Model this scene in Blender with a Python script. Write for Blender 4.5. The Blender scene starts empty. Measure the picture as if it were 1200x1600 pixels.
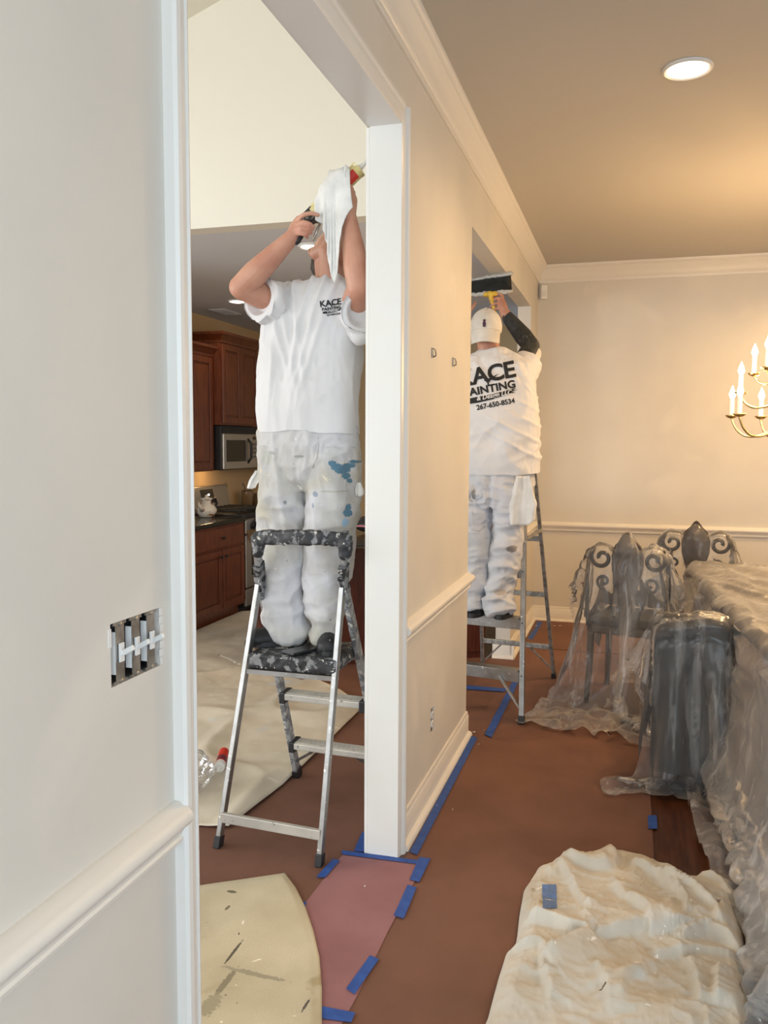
import bpy, bmesh, math, random
import numpy as np
from mathutils import Vector, Matrix
from mathutils.bvhtree import BVHTree
random.seed(7); RNG = np.random.RandomState(11)
scene = bpy.context.scene
COL = scene.collection
# ------------------------------------------------------------------ camera
CAM = np.array([0.812, 0.0, 1.55]); FOC = 1310.93
_yaw, _pit, _rol = [math.radians(a) for a in (16.465, 4.708, 0.265)]
_d = np.array([-math.sin(_yaw)*math.cos(_pit), math.cos(_yaw)*math.cos(_pit), -math.sin(_pit)])
_r = np.array([math.cos(_yaw), math.sin(_yaw), 0.0]); _u = np.cross(_r, _d)
_R = _r*math.cos(_rol) + _u*math.sin(_rol); _U = -_r*math.sin(_rol) + _u*math.cos(_rol)
cam_d = bpy.data.cameras.new('camera'); cam = bpy.data.objects.new('camera', cam_d); COL.objects.link(cam)
cam.matrix_world = Matrix(((_R[0], _U[0], -_d[0], CAM[0]), (_R[1], _U[1], -_d[1], CAM[1]), (_R[2], _U[2], -_d[2], CAM[2]), (0, 0, 0, 1)))
cam_d.sensor_fit = 'HORIZONTAL'; cam_d.sensor_width = 36; cam_d.lens = FOC/1200*36; cam_d.clip_start = 0.02
scene.camera = cam
# ------------------------------------------------------------------ world, exposure
scene.view_settings.view_transform = 'Standard'; scene.view_settings.look = 'None'
scene.view_settings.gamma = 1; scene.view_settings.use_curve_mapping = False
scene.view_settings.exposure = 0.0
world = bpy.data.worlds.new('sky'); scene.world = world; world.use_nodes = True
world.node_tree.nodes['Background'].inputs[0].default_value = (0.75, 0.86, 1.0, 1)
world.node_tree.nodes['Background'].inputs[1].default_value = 1.0
# ------------------------------------------------------------------ daylight through the windows, plus an added side lamp
def area(name, loc, rot, sx, sy, power, color, spread=180):
    l = bpy.data.lights.new(name, 'AREA'); l.shape = 'RECTANGLE'; l.size = sx; l.size_y = sy
    l.energy = power; l.color = color; l.spread = math.radians(spread)
    o = bpy.data.objects.new(name, l); COL.objects.link(o); o.location = loc; o.rotation_euler = [math.radians(a) for a in rot]
    return o
DAY = (0.74, 0.88, 1.0)
area('daylight_dining', (1.75, -2.30, 1.55), (90, 0, 0), 2.2, 1.9, 60, DAY)           # front window, faces +y
area('added_side_fill', (3.40, -1.15, 1.55), (90, 0, 90), 1.6, 1.9, 76, DAY)  # added lamp at an added window, lifts the left wall
area('daylight_family', (-3.0, -2.30, 1.9), (90, 0, 0), 3.4, 2.8, 118, (.96, 0.98, 0.96))
area('daylight_family_side', (-5.60, 1.4, 1.8), (90, 0, -90), 3.0, 2.6, 205, (.96, 0.98, 1.0))
# ------------------------------------------------------------------ helpers
def ray(x, y): return _d + _R*(x-600)/FOC - _U*(y-800)/FOC
def at(x, y, Y):
    q = ray(x, y); return CAM + q*((Y-CAM[1])/q[1])
def fl(x, y, z=0.0):
    q = ray(x, y); return CAM + q*((z-CAM[2])/q[2])
WL = {}
def tag(o, label=None, cat=None, group=None, kind=None):
    if label: o['label'] = label
    if cat: o['category'] = cat
    if group: o['group'] = group
    if kind: o['kind'] = kind
    return o
def thing(name, loc, label, cat, group=None):
    o = bpy.data.objects.new(name, None); COL.objects.link(o); o.location = loc; o.empty_display_size = 0.05
    WL[o.name] = np.array(loc, float)
    return tag(o, label, cat, group)
def obj(name, vf, mat, parent=None, smooth=False, angle=None):
    v, f = vf; v = np.asarray(v, float)
    if parent is not None: base = WL[parent.name]; loc = np.zeros(3)
    else:
        mn, mx = v.min(0), v.max(0); base = np.array([(mn[0]+mx[0])/2, (mn[1]+mx[1])/2, mn[2]]); loc = base
    me = bpy.data.meshes.new(name); me.from_pydata((v-base).tolist(), [], [list(map(int, q)) for q in f]); me.validate()
    bm = bmesh.new(); bm.from_mesh(me); bmesh.ops.recalc_face_normals(bm, faces=bm.faces)
    if angle is not None:
        for e in bm.edges: e.smooth = not (len(e.link_faces) == 2 and e.calc_face_angle(0) > math.radians(angle))
    bm.to_mesh(me); bm.free()
    if mat is not None:
        for m in (mat if isinstance(mat, (list, tuple)) else [mat]): me.materials.append(m)
    if smooth or angle is not None: me.polygons.foreach_set('use_smooth', [True]*len(me.polygons))
    o = bpy.data.objects.new(name, me); COL.objects.link(o)
    if parent is not None: o.parent = parent
    else: o.location = loc
    WL[o.name] = base.copy()
    return o
def struct(name, vf, mat, parent=None, **k):
    o = obj(name, vf, mat, parent, **k)
    if parent is None: o['kind'] = 'structure'
    return o
def cat(*parts):
    V, F, n = [], [], 0
    for v, f in parts:
        v = [tuple(map(float, q)) for q in v]
        V += v; F += [[i+n for i in q] for q in f]; n += len(v)
    return V, F
def rot2(v, rz, c=(0, 0)):
    v = np.asarray(v, float).copy(); x, y = v[:, 0]-c[0], v[:, 1]-c[1]; ca, sa = math.cos(rz), math.sin(rz)
    v[:, 0] = c[0]+x*ca-y*sa; v[:, 1] = c[1]+x*sa+y*ca; return v
BF = [(0, 3, 2, 1), (4, 5, 6, 7), (0, 1, 5, 4), (1, 2, 6, 5), (2, 3, 7, 6), (3, 0, 4, 7)]
def box(c, s, rz=0):
    x, y, z = np.array(s)/2.0
    v = np.array([(-x, -y, -z), (x, -y, -z), (x, y, -z), (-x, y, -z), (-x, -y, z), (x, -y, z), (x, y, z), (-x, y, z)])
    return rot2(v, rz)+np.array(c, float), BF
def lohi(a, b): a = np.array(a, float); b = np.array(b, float); return box((a+b)/2, np.abs(b-a))
def bev(vf, w, seg=2):
    bm = bmesh.new(); vs = [bm.verts.new(p) for p in vf[0]]
    for f in vf[1]: bm.faces.new([vs[i] for i in f])
    bmesh.ops.recalc_face_normals(bm, faces=bm.faces)
    bmesh.ops.bevel(bm, geom=list(bm.edges), offset=w, segments=seg, affect='EDGES', profile=0.6)
    bm.verts.ensure_lookup_table(); bm.verts.index_update()
    r = [v.co[:] for v in bm.verts], [[v.index for v in f.verts] for f in bm.faces]; bm.free(); return r
def bbox(c, s, w=0.004, rz=0, seg=2):
    v, f = bev(box((0, 0, 0), s), w, seg); return rot2(v, rz)+np.array(c, float), f
def frame_of(t):
    t = np.asarray(t, float); t = t/max(np.linalg.norm(t), 1e-9)
    a = np.array([0, 0, 1.]) if abs(t[2]) < .9 else np.array([1., 0, 0])
    x = np.cross(a, t); x /= np.linalg.norm(x); return x, np.cross(t, x), t
def ring_loft(rings, cap=True, closed=False):
    n = len(rings[0]); V = np.concatenate(rings); F = []
    m = len(rings)
    for i in range(m if closed else m-1):
        a, b = i*n, ((i+1) % m)*n
        for j in range(n): F.append((a+j, a+(j+1) % n, b+(j+1) % n, b+j))
    if cap and not closed: F.append(tuple(range(n-1, -1, -1))); F.append(tuple(range((m-1)*n, m*n)))
    return V, F
def tube(path, r, n=8, cap=True, squash=1.0, closed=False):
    P = np.asarray(path, float); m = len(P); rr = np.broadcast_to(np.asarray(r, float), (m,))
    rings = []; px = None
    for i in range(m):
        t = (P[(i+1) % m]-P[i-1]) if closed else P[min(i+1, m-1)]-P[max(i-1, 0)]
        t = t/max(np.linalg.norm(t), 1e-9)
        if px is None: px, _, _ = frame_of(t)
        px = px-t*np.dot(px, t); px /= np.linalg.norm(px); py = np.cross(t, px)
        a = np.linspace(0, 2*math.pi, n, endpoint=False)
        rings.append(P[i]+rr[i]*(np.outer(np.cos(a), px)+squash*np.outer(np.sin(a), py)))
    return ring_loft(rings, cap, closed)
def bar(a, b, w, h, up=(0, 0, 1)):
    a = np.array(a, float); b = np.array(b, float); t = (b-a)/np.linalg.norm(b-a)
    x = np.cross(t, np.array(up, float)); x /= np.linalg.norm(x); y = np.cross(x, t)
    v = [p+sx*x*w/2+sy*y*h/2 for p in (a, b) for sx, sy in ((-1, -1), (1, -1), (1, 1), (-1, 1))]
    return v, BF
def lathe(prof, c=(0, 0, 0), n=20, axis=None):
    rings = []; a = np.linspace(0, 2*math.pi, n, endpoint=False)
    x, y, t = (np.array([1., 0, 0]), np.array([0, 1., 0]), np.array([0, 0, 1.])) if axis is None else frame_of(axis)
    for r, z in prof: rings.append(np.array(c, float)+z*t+max(r, 1e-4)*(np.outer(np.cos(a), x)+np.outer(np.sin(a), y)))
    return ring_loft(rings)
def prism_y(prof, y0, y1):      # profile of (x, z), swept along y
    return ring_loft([np.array([(x, y, z) for x, z in prof]) for y in (y0, y1)])
def prism_x(prof, x0, x1):      # profile of (y, z), swept along x
    return ring_loft([np.array([(x, y, z) for y, z in prof]) for x in (x0, x1)])
def prism_z(prof, z0, z1):      # plan outline of (x, y)
    return ring_loft([np.array([(x, y, z) for x, y in prof]) for z in (z0, z1)])
def ell(c, r, ax=None, n=16):
    V, F = [], []; ax = np.eye(3) if ax is None else np.array(ax, float)
    rings = []
    for i in range(1, n):
        th = math.pi*i/n; a = np.linspace(0, 2*math.pi, 2*n, endpoint=False)
        L = np.stack([r[0]*math.sin(th)*np.cos(a), r[1]*math.sin(th)*np.sin(a), np.full(2*n, -r[2]*math.cos(th))], 1)
        rings.append(np.array(c, float)+L@ax)
    return ring_loft(rings)
def cap_(a, b, r1, r2, n=16):
    a = np.array(a, float); b = np.array(b, float); t = b-a; L = np.linalg.norm(t); t = t/max(L, 1e-9); x, y, _ = frame_of(t)
    an = np.linspace(0, 2*math.pi, n, endpoint=False); circ = np.outer(np.cos(an), x)+np.outer(np.sin(an), y)
    rings = []
    for k in range(1, 6): s = math.pi/2*k/5; rings.append(a-t*r1*math.cos(s)+circ*r1*math.sin(s))
    for k in range(4, 0, -1): s = math.pi/2*k/5; rings.append(b+t*r2*math.cos(s)+circ*r2*math.sin(s))
    rings.insert(5, b+circ*r2)
    return ring_loft(rings)
def chain(pts, rs):
    return cat(*[cap_(pts[i], pts[i+1], rs[i], rs[i+1]) for i in range(len(pts)-1)])
def grid_f(n, m): return [(i*m+j, i*m+j+1, (i+1)*m+j+1, (i+1)*m+j) for i in range(n-1) for j in range(m-1)]
# --- value noise
_H = RNG.rand(64, 64, 64)
def vnoise(P):
    P = np.asarray(P, float); i = np.floor(P).astype(int); f = P-i; f = f*f*(3-2*f); o = 0
    for a in (0, 1):
        for b in (0, 1):
            for c in (0, 1):
                w = (f[:, 0] if a else 1-f[:, 0])*(f[:, 1] if b else 1-f[:, 1])*(f[:, 2] if c else 1-f[:, 2])
                o = o+w*_H[(i[:, 0]+a) % 64, (i[:, 1]+b) % 64, (i[:, 2]+c) % 64]
    return o*2-1
def fbm(P, o=3):
    P = np.asarray(P, float); s = 0; a = 1
    for k in range(o): s = s+a*vnoise(P*2**k+17.3*k); a *= .5
    return s
def ridge(P): return 1-2*np.abs(vnoise(P))
def remesh(vf, voxel, smooth=4, disp=None, factor=.6):
    me = bpy.data.meshes.new('tmp'); me.from_pydata([tuple(map(float, p)) for p in vf[0]], [], [list(map(int, q)) for q in vf[1]])
    bm = bmesh.new(); bm.from_mesh(me); bmesh.ops.recalc_face_normals(bm, faces=bm.faces); bm.to_mesh(me); bm.free()
    o = bpy.data.objects.new('tmp', me); COL.objects.link(o)
    m = o.modifiers.new('r', 'REMESH'); m.mode = 'VOXEL'; m.voxel_size = voxel; m.adaptivity = 0
    if smooth: s = o.modifiers.new('s', 'SMOOTH'); s.iterations = smooth; s.factor = factor
    dg = bpy.context.evaluated_depsgraph_get(); ev = o.evaluated_get(dg); m2 = bpy.data.meshes.new_from_object(ev)
    n = len(m2.vertices); V = np.empty(n*3); m2.vertices.foreach_get('co', V); V = V.reshape(-1, 3)
    N = np.empty(n*3); m2.vertices.foreach_get('normal', N); N = N.reshape(-1, 3)
    F = [tuple(p.vertices) for p in m2.polygons]
    bpy.data.objects.remove(o); bpy.data.meshes.remove(me); bpy.data.meshes.remove(m2)
    if disp is not None: V = disp(V, N)
    return V, F
# --- cloth: position based dynamics on a grid
def cloth(P, cols, steps=120, iters=8, rest=None, pins=None, g=9.8, dt=1/60., damp=.03, fric=.5, bend=.25, selfz=None):
    P = P.copy(); n, m, _ = P.shape; Q = P.copy(); R0 = P if rest is None else rest
    pinm = np.zeros((n, m), bool) if pins is None else pins; pin0 = P[pinm].copy()
    cons = []
    def addc(di, dj, k):
        for par in (0, 1):
            ii = np.arange(0, n-di) if di else np.arange(n); 
            jj = np.arange(0, m-dj) if dj >= 0 else np.arange(-dj, m)
            I, J = np.meshgrid(ii, jj, indexing='ij')
            sel = (((I//max(di, 1)) if di else (J//max(dj, 1))) % 2) == par
            I, J = I[sel], J[sel]; A = I*m+J; B = (I+di)*m+J+dj
            L = np.linalg.norm(R0.reshape(-1, 3)[A]-R0.reshape(-1, 3)[B], axis=1); cons.append((A, B, L, k))
    addc(1, 0, 1.); addc(0, 1, 1.); addc(1, 1, .5); addc(1, -1, .5)
    if bend: addc(2, 0, bend); addc(0, 2, bend); addc(4, 0, bend*.6); addc(0, 4, bend*.6)
    for s in range(steps):
        Vl = np.clip((P-Q)*(1-damp), -.02, .02); Q = P.copy(); P = P+Vl; P[..., 2] -= g*dt*dt
        X = P.reshape(-1, 3)
        for it in range(iters):
            for A, B, L, k in cons:
                D = X[B]-X[A]; l = np.sqrt((D*D).sum(1))+1e-9; c = (k*.5*(l-L)/l)[:, None]*D
                X[A] += c; X[B] -= c
            if it % 2 == 1 or it == iters-1:
                hit = np.zeros(len(X), bool)
                for cf in cols: hit |= cf(X)
                q = Q.reshape(-1, 3)
                if it == iters-1: q[hit] += (X[hit]-q[hit])*fric
            if pins is not None: P[pinm] = pin0
    return P
def c_floor(z=0.006):
    def f(X): h = X[:, 2] < z; X[h, 2] = z; return h
    return f
def c_caps(a, b, r):
    a = np.array(a, float); b = np.array(b, float); ab = b-a; L2 = max((ab@ab), 1e-9)
    def f(X):
        t = np.clip(((X-a)@ab)/L2, 0, 1); D = X-(a+t[:, None]*ab); l = np.linalg.norm(D, axis=1)+1e-9; h = l < r
        X[h] += D[h]*((r-l[h])/l[h])[:, None]; return h
    return f
def c_box(c, s, rz=0, pad=.008):
    c = np.array(c, float); hs = np.array(s, float)/2+pad; ca, sa = math.cos(rz), math.sin(rz)
    def f(X):
        D = X-c; x = D[:, 0]*ca+D[:, 1]*sa; y = -D[:, 0]*sa+D[:, 1]*ca; L = np.stack([x, y, D[:, 2]], 1)
        pen = hs-np.abs(L); h = (pen > 0).all(1)
        if h.any():
            Lh = L[h]; ph = pen[h]; k = ph.argmin(1); r = np.arange(len(k)); sg = np.where(Lh[r, k] >= 0, 1, -1); Lh[r, k] = sg*hs[k]
            X[h] = np.stack([Lh[:, 0]*ca-Lh[:, 1]*sa, Lh[:, 0]*sa+Lh[:, 1]*ca, Lh[:, 2]], 1)+c
        return h
    return f
def upsample(P):
    n, m, _ = P.shape; Q = np.zeros((2*n-1, 2*m-1, 3)); Q[::2, ::2] = P
    def mid(a, b, c, d): return (-a+9*b+9*c-d)/16
    Pp = np.concatenate([2*P[:1]-P[1:2], P, 2*P[-1:]-P[-2:-1]]); Q[1::2, ::2] = mid(Pp[:-3], Pp[1:-2], Pp[2:-1], Pp[3:])
    R = Q[:, ::2]; Rp = np.concatenate([2*R[:, :1]-R[:, 1:2], R, 2*R[:, -1:]-R[:, -2:-1]], 1); Q[:, 1::2] = mid(Rp[:, :-3], Rp[:, 1:-2], Rp[:, 2:-1], Rp[:, 3:])
    return Q
def gnormals(P):
    a = np.gradient(P, axis=0); b = np.gradient(P, axis=1); n = np.cross(a, b); return n/(np.linalg.norm(n, axis=2, keepdims=True)+1e-9)
def thick(V, F, t):      # give a sheet a real thickness
    V = np.asarray(V, float); N = np.zeros_like(V)
    Fa = np.array(F); a = V[Fa[:, 1]]-V[Fa[:, 0]]; b = V[Fa[:, 2]]-V[Fa[:, 0]]; n = np.cross(a, b)
    for k in range(Fa.shape[1]): np.add.at(N, Fa[:, k], n)
    N /= np.linalg.norm(N, axis=1)[:, None]+1e-12
    W = V-N*t; nV = len(V); edge = {}
    for q in F:
        for i in range(len(q)):
            e = (q[i], q[(i+1) % len(q)]); k = tuple(sorted(e)); edge[k] = None if k in edge else e
    F2 = [list(q) for q in F]+[[i+nV for i in q[::-1]] for q in F]
    for e in edge.values():
        if e: F2.append([e[1], e[0], e[0]+nV, e[1]+nV])
    return np.concatenate([V, W]), F2
# ------------------------------------------------------------------ materials
def lin(c): return tuple(((x/255)/12.92 if x/255 <= .04045 else ((x/255+.055)/1.055)**2.4) for x in c)
def M(name, col, rough=.6, metal=0., col2=None, nscale=6., nmix=(.4, .65), bump=0., bscale=60., spots=(), emit=None, stretch=None, spec=None, sheen=0, alpha=1., subs=0, detail=4, coat=0, stains=()):
    m = bpy.data.materials.new(name); m.use_nodes = True; T = m.node_tree; N = T.nodes; L = T.links; B = N['Principled BSDF']
    B.inputs['Roughness'].default_value = rough; B.inputs['Metallic'].default_value = metal; B.inputs['Alpha'].default_value = alpha
    if spec is not None: B.inputs['Specular IOR Level'].default_value = spec
    if sheen: B.inputs['Sheen Weight'].default_value = sheen
    if coat: B.inputs['Coat Weight'].default_value = coat
    if subs: B.inputs['Subsurface Weight'].default_value = subs; B.inputs['Subsurface Radius'].default_value = (.012, .005, .003); B.inputs['Subsurface Scale'].default_value = .6
    tc = N.new('ShaderNodeTexCoord'); vec = tc.outputs['Object']
    if stretch: mp = N.new('ShaderNodeMapping'); mp.inputs['Scale'].default_value = stretch; L.new(vec, mp.inputs[0]); svec = mp.outputs[0]
    else: svec = vec
    rgb = N.new('ShaderNodeRGB'); rgb.outputs[0].default_value = (*col, 1); cur = rgb.outputs[0]
    def noise(sc, v, det=4, dist=0):
        n = N.new('ShaderNodeTexNoise'); n.inputs['Scale'].default_value = sc; n.inputs['Detail'].default_value = det; n.inputs['Distortion'].default_value = dist
        L.new(v, n.inputs['Vector']); return n.outputs['Fac']
    def ramp(fac, a, b):
        r = N.new('ShaderNodeMapRange'); r.inputs[1].default_value = a; r.inputs[2].default_value = b; L.new(fac, r.inputs[0]); return r.outputs[0]
    def mix(fac, a, c):
        x = N.new('ShaderNodeMix'); x.data_type = 'RGBA'; L.new(fac, x.inputs[0]); L.new(a, x.inputs[6]); x.inputs[7].default_value = (*c, 1); return x.outputs[2]
    if col2: cur = mix(ramp(noise(nscale, svec, detail), *nmix), cur, col2)
    for sc, lo, hi, c in spots: cur = mix(ramp(noise(sc, vec, 3, .6), lo, hi), cur, c)
    for (p, rad, c, jag) in stains:        # painted blots with a shape of their own
        v1 = N.new('ShaderNodeVectorMath'); v1.operation = 'SUBTRACT'; L.new(vec, v1.inputs[0]); v1.inputs[1].default_value = tuple(map(float, p))
        v2 = N.new('ShaderNodeVectorMath'); v2.operation = 'DIVIDE'; L.new(v1.outputs[0], v2.inputs[0]); v2.inputs[1].default_value = rad
        v3 = N.new('ShaderNodeVectorMath'); v3.operation = 'LENGTH'; L.new(v2.outputs[0], v3.inputs[0])
        a = N.new('ShaderNodeMath'); a.operation = 'MULTIPLY_ADD'; L.new(noise(95, vec, 5), a.inputs[0]); a.inputs[1].default_value = -jag; L.new(v3.outputs['Value'], a.inputs[2])
        cur = mix(ramp(a.outputs[0], 1-jag*.5+.12, 1-jag*.5-.12), cur, c)
    L.new(cur, B.inputs['Base Color'])
    if emit: B.inputs['Emission Color'].default_value = (*emit[0], 1); B.inputs['Emission Strength'].default_value = emit[1]
    if bump:
        b = N.new('ShaderNodeBump'); b.inputs['Strength'].default_value = bump; b.inputs['Distance'].default_value = .004
        L.new(noise(bscale, svec, 5), b.inputs['Height']); L.new(b.outputs[0], B.inputs['Normal'])
    return m
def emat(name, col, s):
    m = bpy.data.materials.new(name); m.use_nodes = True; T = m.node_tree; T.nodes.clear()
    e = T.nodes.new('ShaderNodeEmission'); e.inputs[0].default_value = (*col, 1); e.inputs[1].default_value = s
    o = T.nodes.new('ShaderNodeOutputMaterial'); T.links.new(e.outputs[0], o.inputs[0]); return m
def plastic_mat(name, alpha=.2, tint=(.86, .85, .84)):
    """thin milky film: mostly see-through, whiter and more opaque along crinkles"""
    m = bpy.data.materials.new(name); m.use_nodes = True; T = m.node_tree; N = T.nodes; L = T.links; N.clear()
    out = N.new('ShaderNodeOutputMaterial'); tr = N.new('ShaderNodeBsdfTransparent'); tr.inputs[0].default_value = (.97, .97, .97, 1)
    di = N.new('ShaderNodeBsdfDiffuse'); di.inputs[0].default_value = (*tint, 1)
    tl = N.new('ShaderNodeBsdfTranslucent'); tl.inputs[0].default_value = (*tint, 1)
    gl = N.new('ShaderNodeBsdfGlossy'); gl.inputs['Roughness'].default_value = .22; gl.inputs[0].default_value = (.9, .9, .9, 1)
    m1 = N.new('ShaderNodeMixShader'); m1.inputs[0].default_value = .45; L.new(di.outputs[0], m1.inputs[1]); L.new(tl.outputs[0], m1.inputs[2])
    tc = N.new('ShaderNodeTexCoord')
    def nz(sc, st, dist=1.0, det=3):
        mp = N.new('ShaderNodeMapping'); mp.inputs['Scale'].default_value = st; L.new(tc.outputs['Object'], mp.inputs[0])
        n = N.new('ShaderNodeTexNoise'); n.inputs['Scale'].default_value = sc; n.inputs['Detail'].default_value = det; n.inputs['Distortion'].default_value = dist; L.new(mp.outputs[0], n.inputs[0]); return n.outputs[0]
    def mth(op, a, b_):
        x = N.new('ShaderNodeMath'); x.operation = op
        for i, q in enumerate((a, b_)):
            if isinstance(q, (int, float)): x.inputs[i].default_value = q
            else: L.new(q, x.inputs[i])
        return x.outputs[0]
    def rid(sock, w): return mth('MAXIMUM', mth('SUBTRACT', 1.0, mth('MULTIPLY', mth('ABSOLUTE', mth('SUBTRACT', sock, .5), 0), 1/w)), 0.0)
    def rng(sock, a, b_, c, d):
        x = N.new('ShaderNodeMapRange'); L.new(sock, x.inputs[0])
        for i, q in enumerate((a, b_, c, d)): x.inputs[i+1].default_value = q
        return x.outputs[0]
    cr = mth('ADD', rng(nz(5.5, (2.4, 2.4, .22), .35, 3), .56, .70, 0, .34), rng(nz(11, (2.6, 2.6, .30), .5, 2), .60, .70, 0, .20))
    patch = rng(nz(2.6, (1, 1, .7), .6), .35, .7, 0, alpha*.7)
    lw = N.new('ShaderNodeLayerWeight'); lw.inputs[0].default_value = .3
    fac = mth('MINIMUM', mth('ADD', mth('ADD', mth('ADD', alpha*.55, patch), cr), mth('MULTIPLY', mth('POWER', lw.outputs['Facing'], 1.6), alpha*2.4)), .92)
    m2 = N.new('ShaderNodeMixShader'); L.new(fac, m2.inputs[0]); L.new(tr.outputs[0], m2.inputs[1]); L.new(m1.outputs[0], m2.inputs[2])
    m3 = N.new('ShaderNodeMixShader'); fr = N.new('ShaderNodeFresnel'); fr.inputs[0].default_value = 1.35; L.new(fr.outputs[0], m3.inputs[0]); L.new(m2.outputs[0], m3.inputs[1]); L.new(gl.outputs[0], m3.inputs[2])
    bp = N.new('ShaderNodeBump'); bp.inputs['Strength'].default_value = .45; bp.inputs['Distance'].default_value = .012; L.new(mth('ADD', cr, nz(7, (1, 1, .5), .5, 2)), bp.inputs['Height'])
    for s_ in (di, tl, gl): L.new(bp.outputs[0], s_.inputs['Normal'])
    L.new(m3.outputs[0], out.inputs[0]); return m
WALL = M('wall_paint', (.71, .675, .605), .75, col2=(.67, .64, .58), nscale=1.6, bump=.05, bscale=140)
WALL2 = M('patched_wall_paint', (.70, .665, .60), .7, col2=(.66, .63, .575), nscale=2.2, bump=.06, bscale=90, spots=((1.3, .62, .70, (.74, .70, .63)),))
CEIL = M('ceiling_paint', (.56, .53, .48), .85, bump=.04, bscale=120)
KCEIL = M('kitchen_ceiling_paint', (.76, .78, .82), .85)
CREAM = M('cream_wall_paint', (.87, .84, .735), .8, bump=.03)
TRIM = M('white_trim_paint', (.80, .79, .755), .32, col2=(.80, .785, .74), nscale=9)
RAILM = M('rail_trim_paint', (.80, .765, .70), .4)
BLUE = M('blue_painters_tape', lin((38, 76, 150)), .6, col2=lin((46, 88, 165)), nscale=25, bump=.1, bscale=200)
PAPER = M('brown_rosin_paper', lin((120, 82, 66)), .75, col2=lin((109, 74, 59)), nscale=3.0, bump=.12, bscale=14)
PINK = M('pink_rosin_paper', lin((152, 107, 110)), .8, col2=lin((140, 96, 98)), nscale=3.5, bump=.1, bscale=10, spots=((7, .74, .77, lin((95, 50, 46))),))
WOODF = M('wood_floor_planks', lin((92, 52, 28)), .35, col2=lin((66, 34, 18)), nscale=5, stretch=(12, 1.2, 1), coat=.2)
CANVAS = M('paint_stained_canvas', lin((205, 190, 158)), .85, col2=lin((186, 170, 138)), nscale=3.2, bump=.25, bscale=240, spots=((4.5, .60, .72, lin((168, 152, 124))), (17, .70, .73, lin((238, 232, 218))), (6.2, .715, .74, lin((92, 88, 76)))))
CANVAS2 = M('pale_canvas', lin((218, 209, 192)), .85, col2=lin((200, 191, 174)), nscale=2.4, bump=.2, bscale=200, spots=((15, .70, .74, lin((232, 228, 218))), (3, .66, .78, lin((196, 206, 212)))))
ALU = M('ladder_aluminium', (.38, .38, .38), .36, .9, col2=(.30, .295, .285), nscale=14, spots=((55, .66, .70, (.75, .74, .70)),))
ALUW = M('paint_smeared_aluminium', (.52, .50, .46), .5, .45, col2=(.62, .59, .53), nscale=10, spots=((50, .66, .70, (.30, .29, .27)),))
BLACKP = M('black_plastic', (.018, .018, .02), .45)
SPLAT = M('paint_splattered_black_plastic', (.022, .023, .027), .5, col2=(.24, .245, .25), nscale=30, nmix=(.53, .60), spots=((46, .635, .66, (.60, .58, .53)), (11, .66, .68, (.12, .14, .17)), (9, .73, .75, (.62, .52, .14))))
SPLAT2 = M('paint_splattered_grey_rail', (.40, .41, .42), .5, .3, col2=(.20, .21, .23), nscale=30, nmix=(.5, .56), spots=((38, .6, .63, (.75, .73, .68)),))
CHERRY = M('cherry_cabinet_wood', lin((118, 62, 34)), .38, col2=lin((98, 48, 26)), nscale=7, stretch=(6, 6, .8), coat=.15)
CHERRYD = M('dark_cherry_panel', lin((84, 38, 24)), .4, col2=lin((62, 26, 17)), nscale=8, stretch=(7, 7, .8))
GRANITE = M('black_granite', (.018, .02, .02), .14, col2=(.06, .065, .06), nscale=70, nmix=(.5, .7))
STEEL = M('brushed_steel', (.52, .49, .43), .36, .9)
DGLASS = M('dark_glass', (.03, .03, .028), .12)
BRASS = M('polished_brass', (.80, .62, .30), .22, 1.0)
CANDLE = M('white_candle_sleeve', (.85, .82, .74), .5, emit=((1, .75, .42), .5))
WHITE = M('white_plastic', (.80, .80, .78), .4)
WHITEC = M('white_cotton_rag', (.80, .80, .78), .9, col2=(.70, .70, .68), nscale=14, bump=.3, bscale=260)
SKIN = M('skin', lin((202, 152, 128)), .5, col2=lin((188, 132, 110)), nscale=9, subs=.12, spots=((5, .60, .75, lin((196, 128, 108))),))
TATTOO = M('tattooed_skin', lin((52, 56, 58)), .55, col2=lin((30, 34, 36)), nscale=26, spots=((48, .64, .68, lin((104, 98, 92))),))
HAIR = M('dark_brown_hair', lin((52, 36, 26)), .6, bump=.6, bscale=150)
SHIRT = M('white_cotton_shirt', (.72, .72, .735), .9, col2=(.69, .69, .70), nscale=5, bump=.12, bscale=420)
INK = M('black_shirt_print', (.012, .012, .014), .7)
INKR = M('cap_emblem_print', lin((70, 34, 62)), .7)
CAPM = M('white_cap_cotton', lin((222, 216, 206)), .9, col2=lin((205, 199, 188)), nscale=9, bump=.15, bscale=300)
SHOE = M('black_shoe', (.014, .014, .016), .55, spots=((60, .67, .70, (.5, .48, .42)),))
IRON = M('dark_wrought_iron', (.022, .020, .018), .45, .4)
CHAIRW = M('dark_walnut_chair', (.045, .026, .016), .4)
CHAIRU = M('black_leather_upholstery', (.010, .009, .009), .5)
PLAS = plastic_mat('clear_plastic_film', .25)
PLAS2 = plastic_mat('thin_plastic_film', .17)
GALV = M('galvanised_steel', (.40, .39, .37), .45, .7, col2=(.22, .21, .19), nscale=30)
DARKV = M('wall_box_dark_inside', (.03, .032, .036), .8)
PLASTERW = M('joint_compound', (.52, .50, .45), .85, bump=.3, bscale=60)
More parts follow.
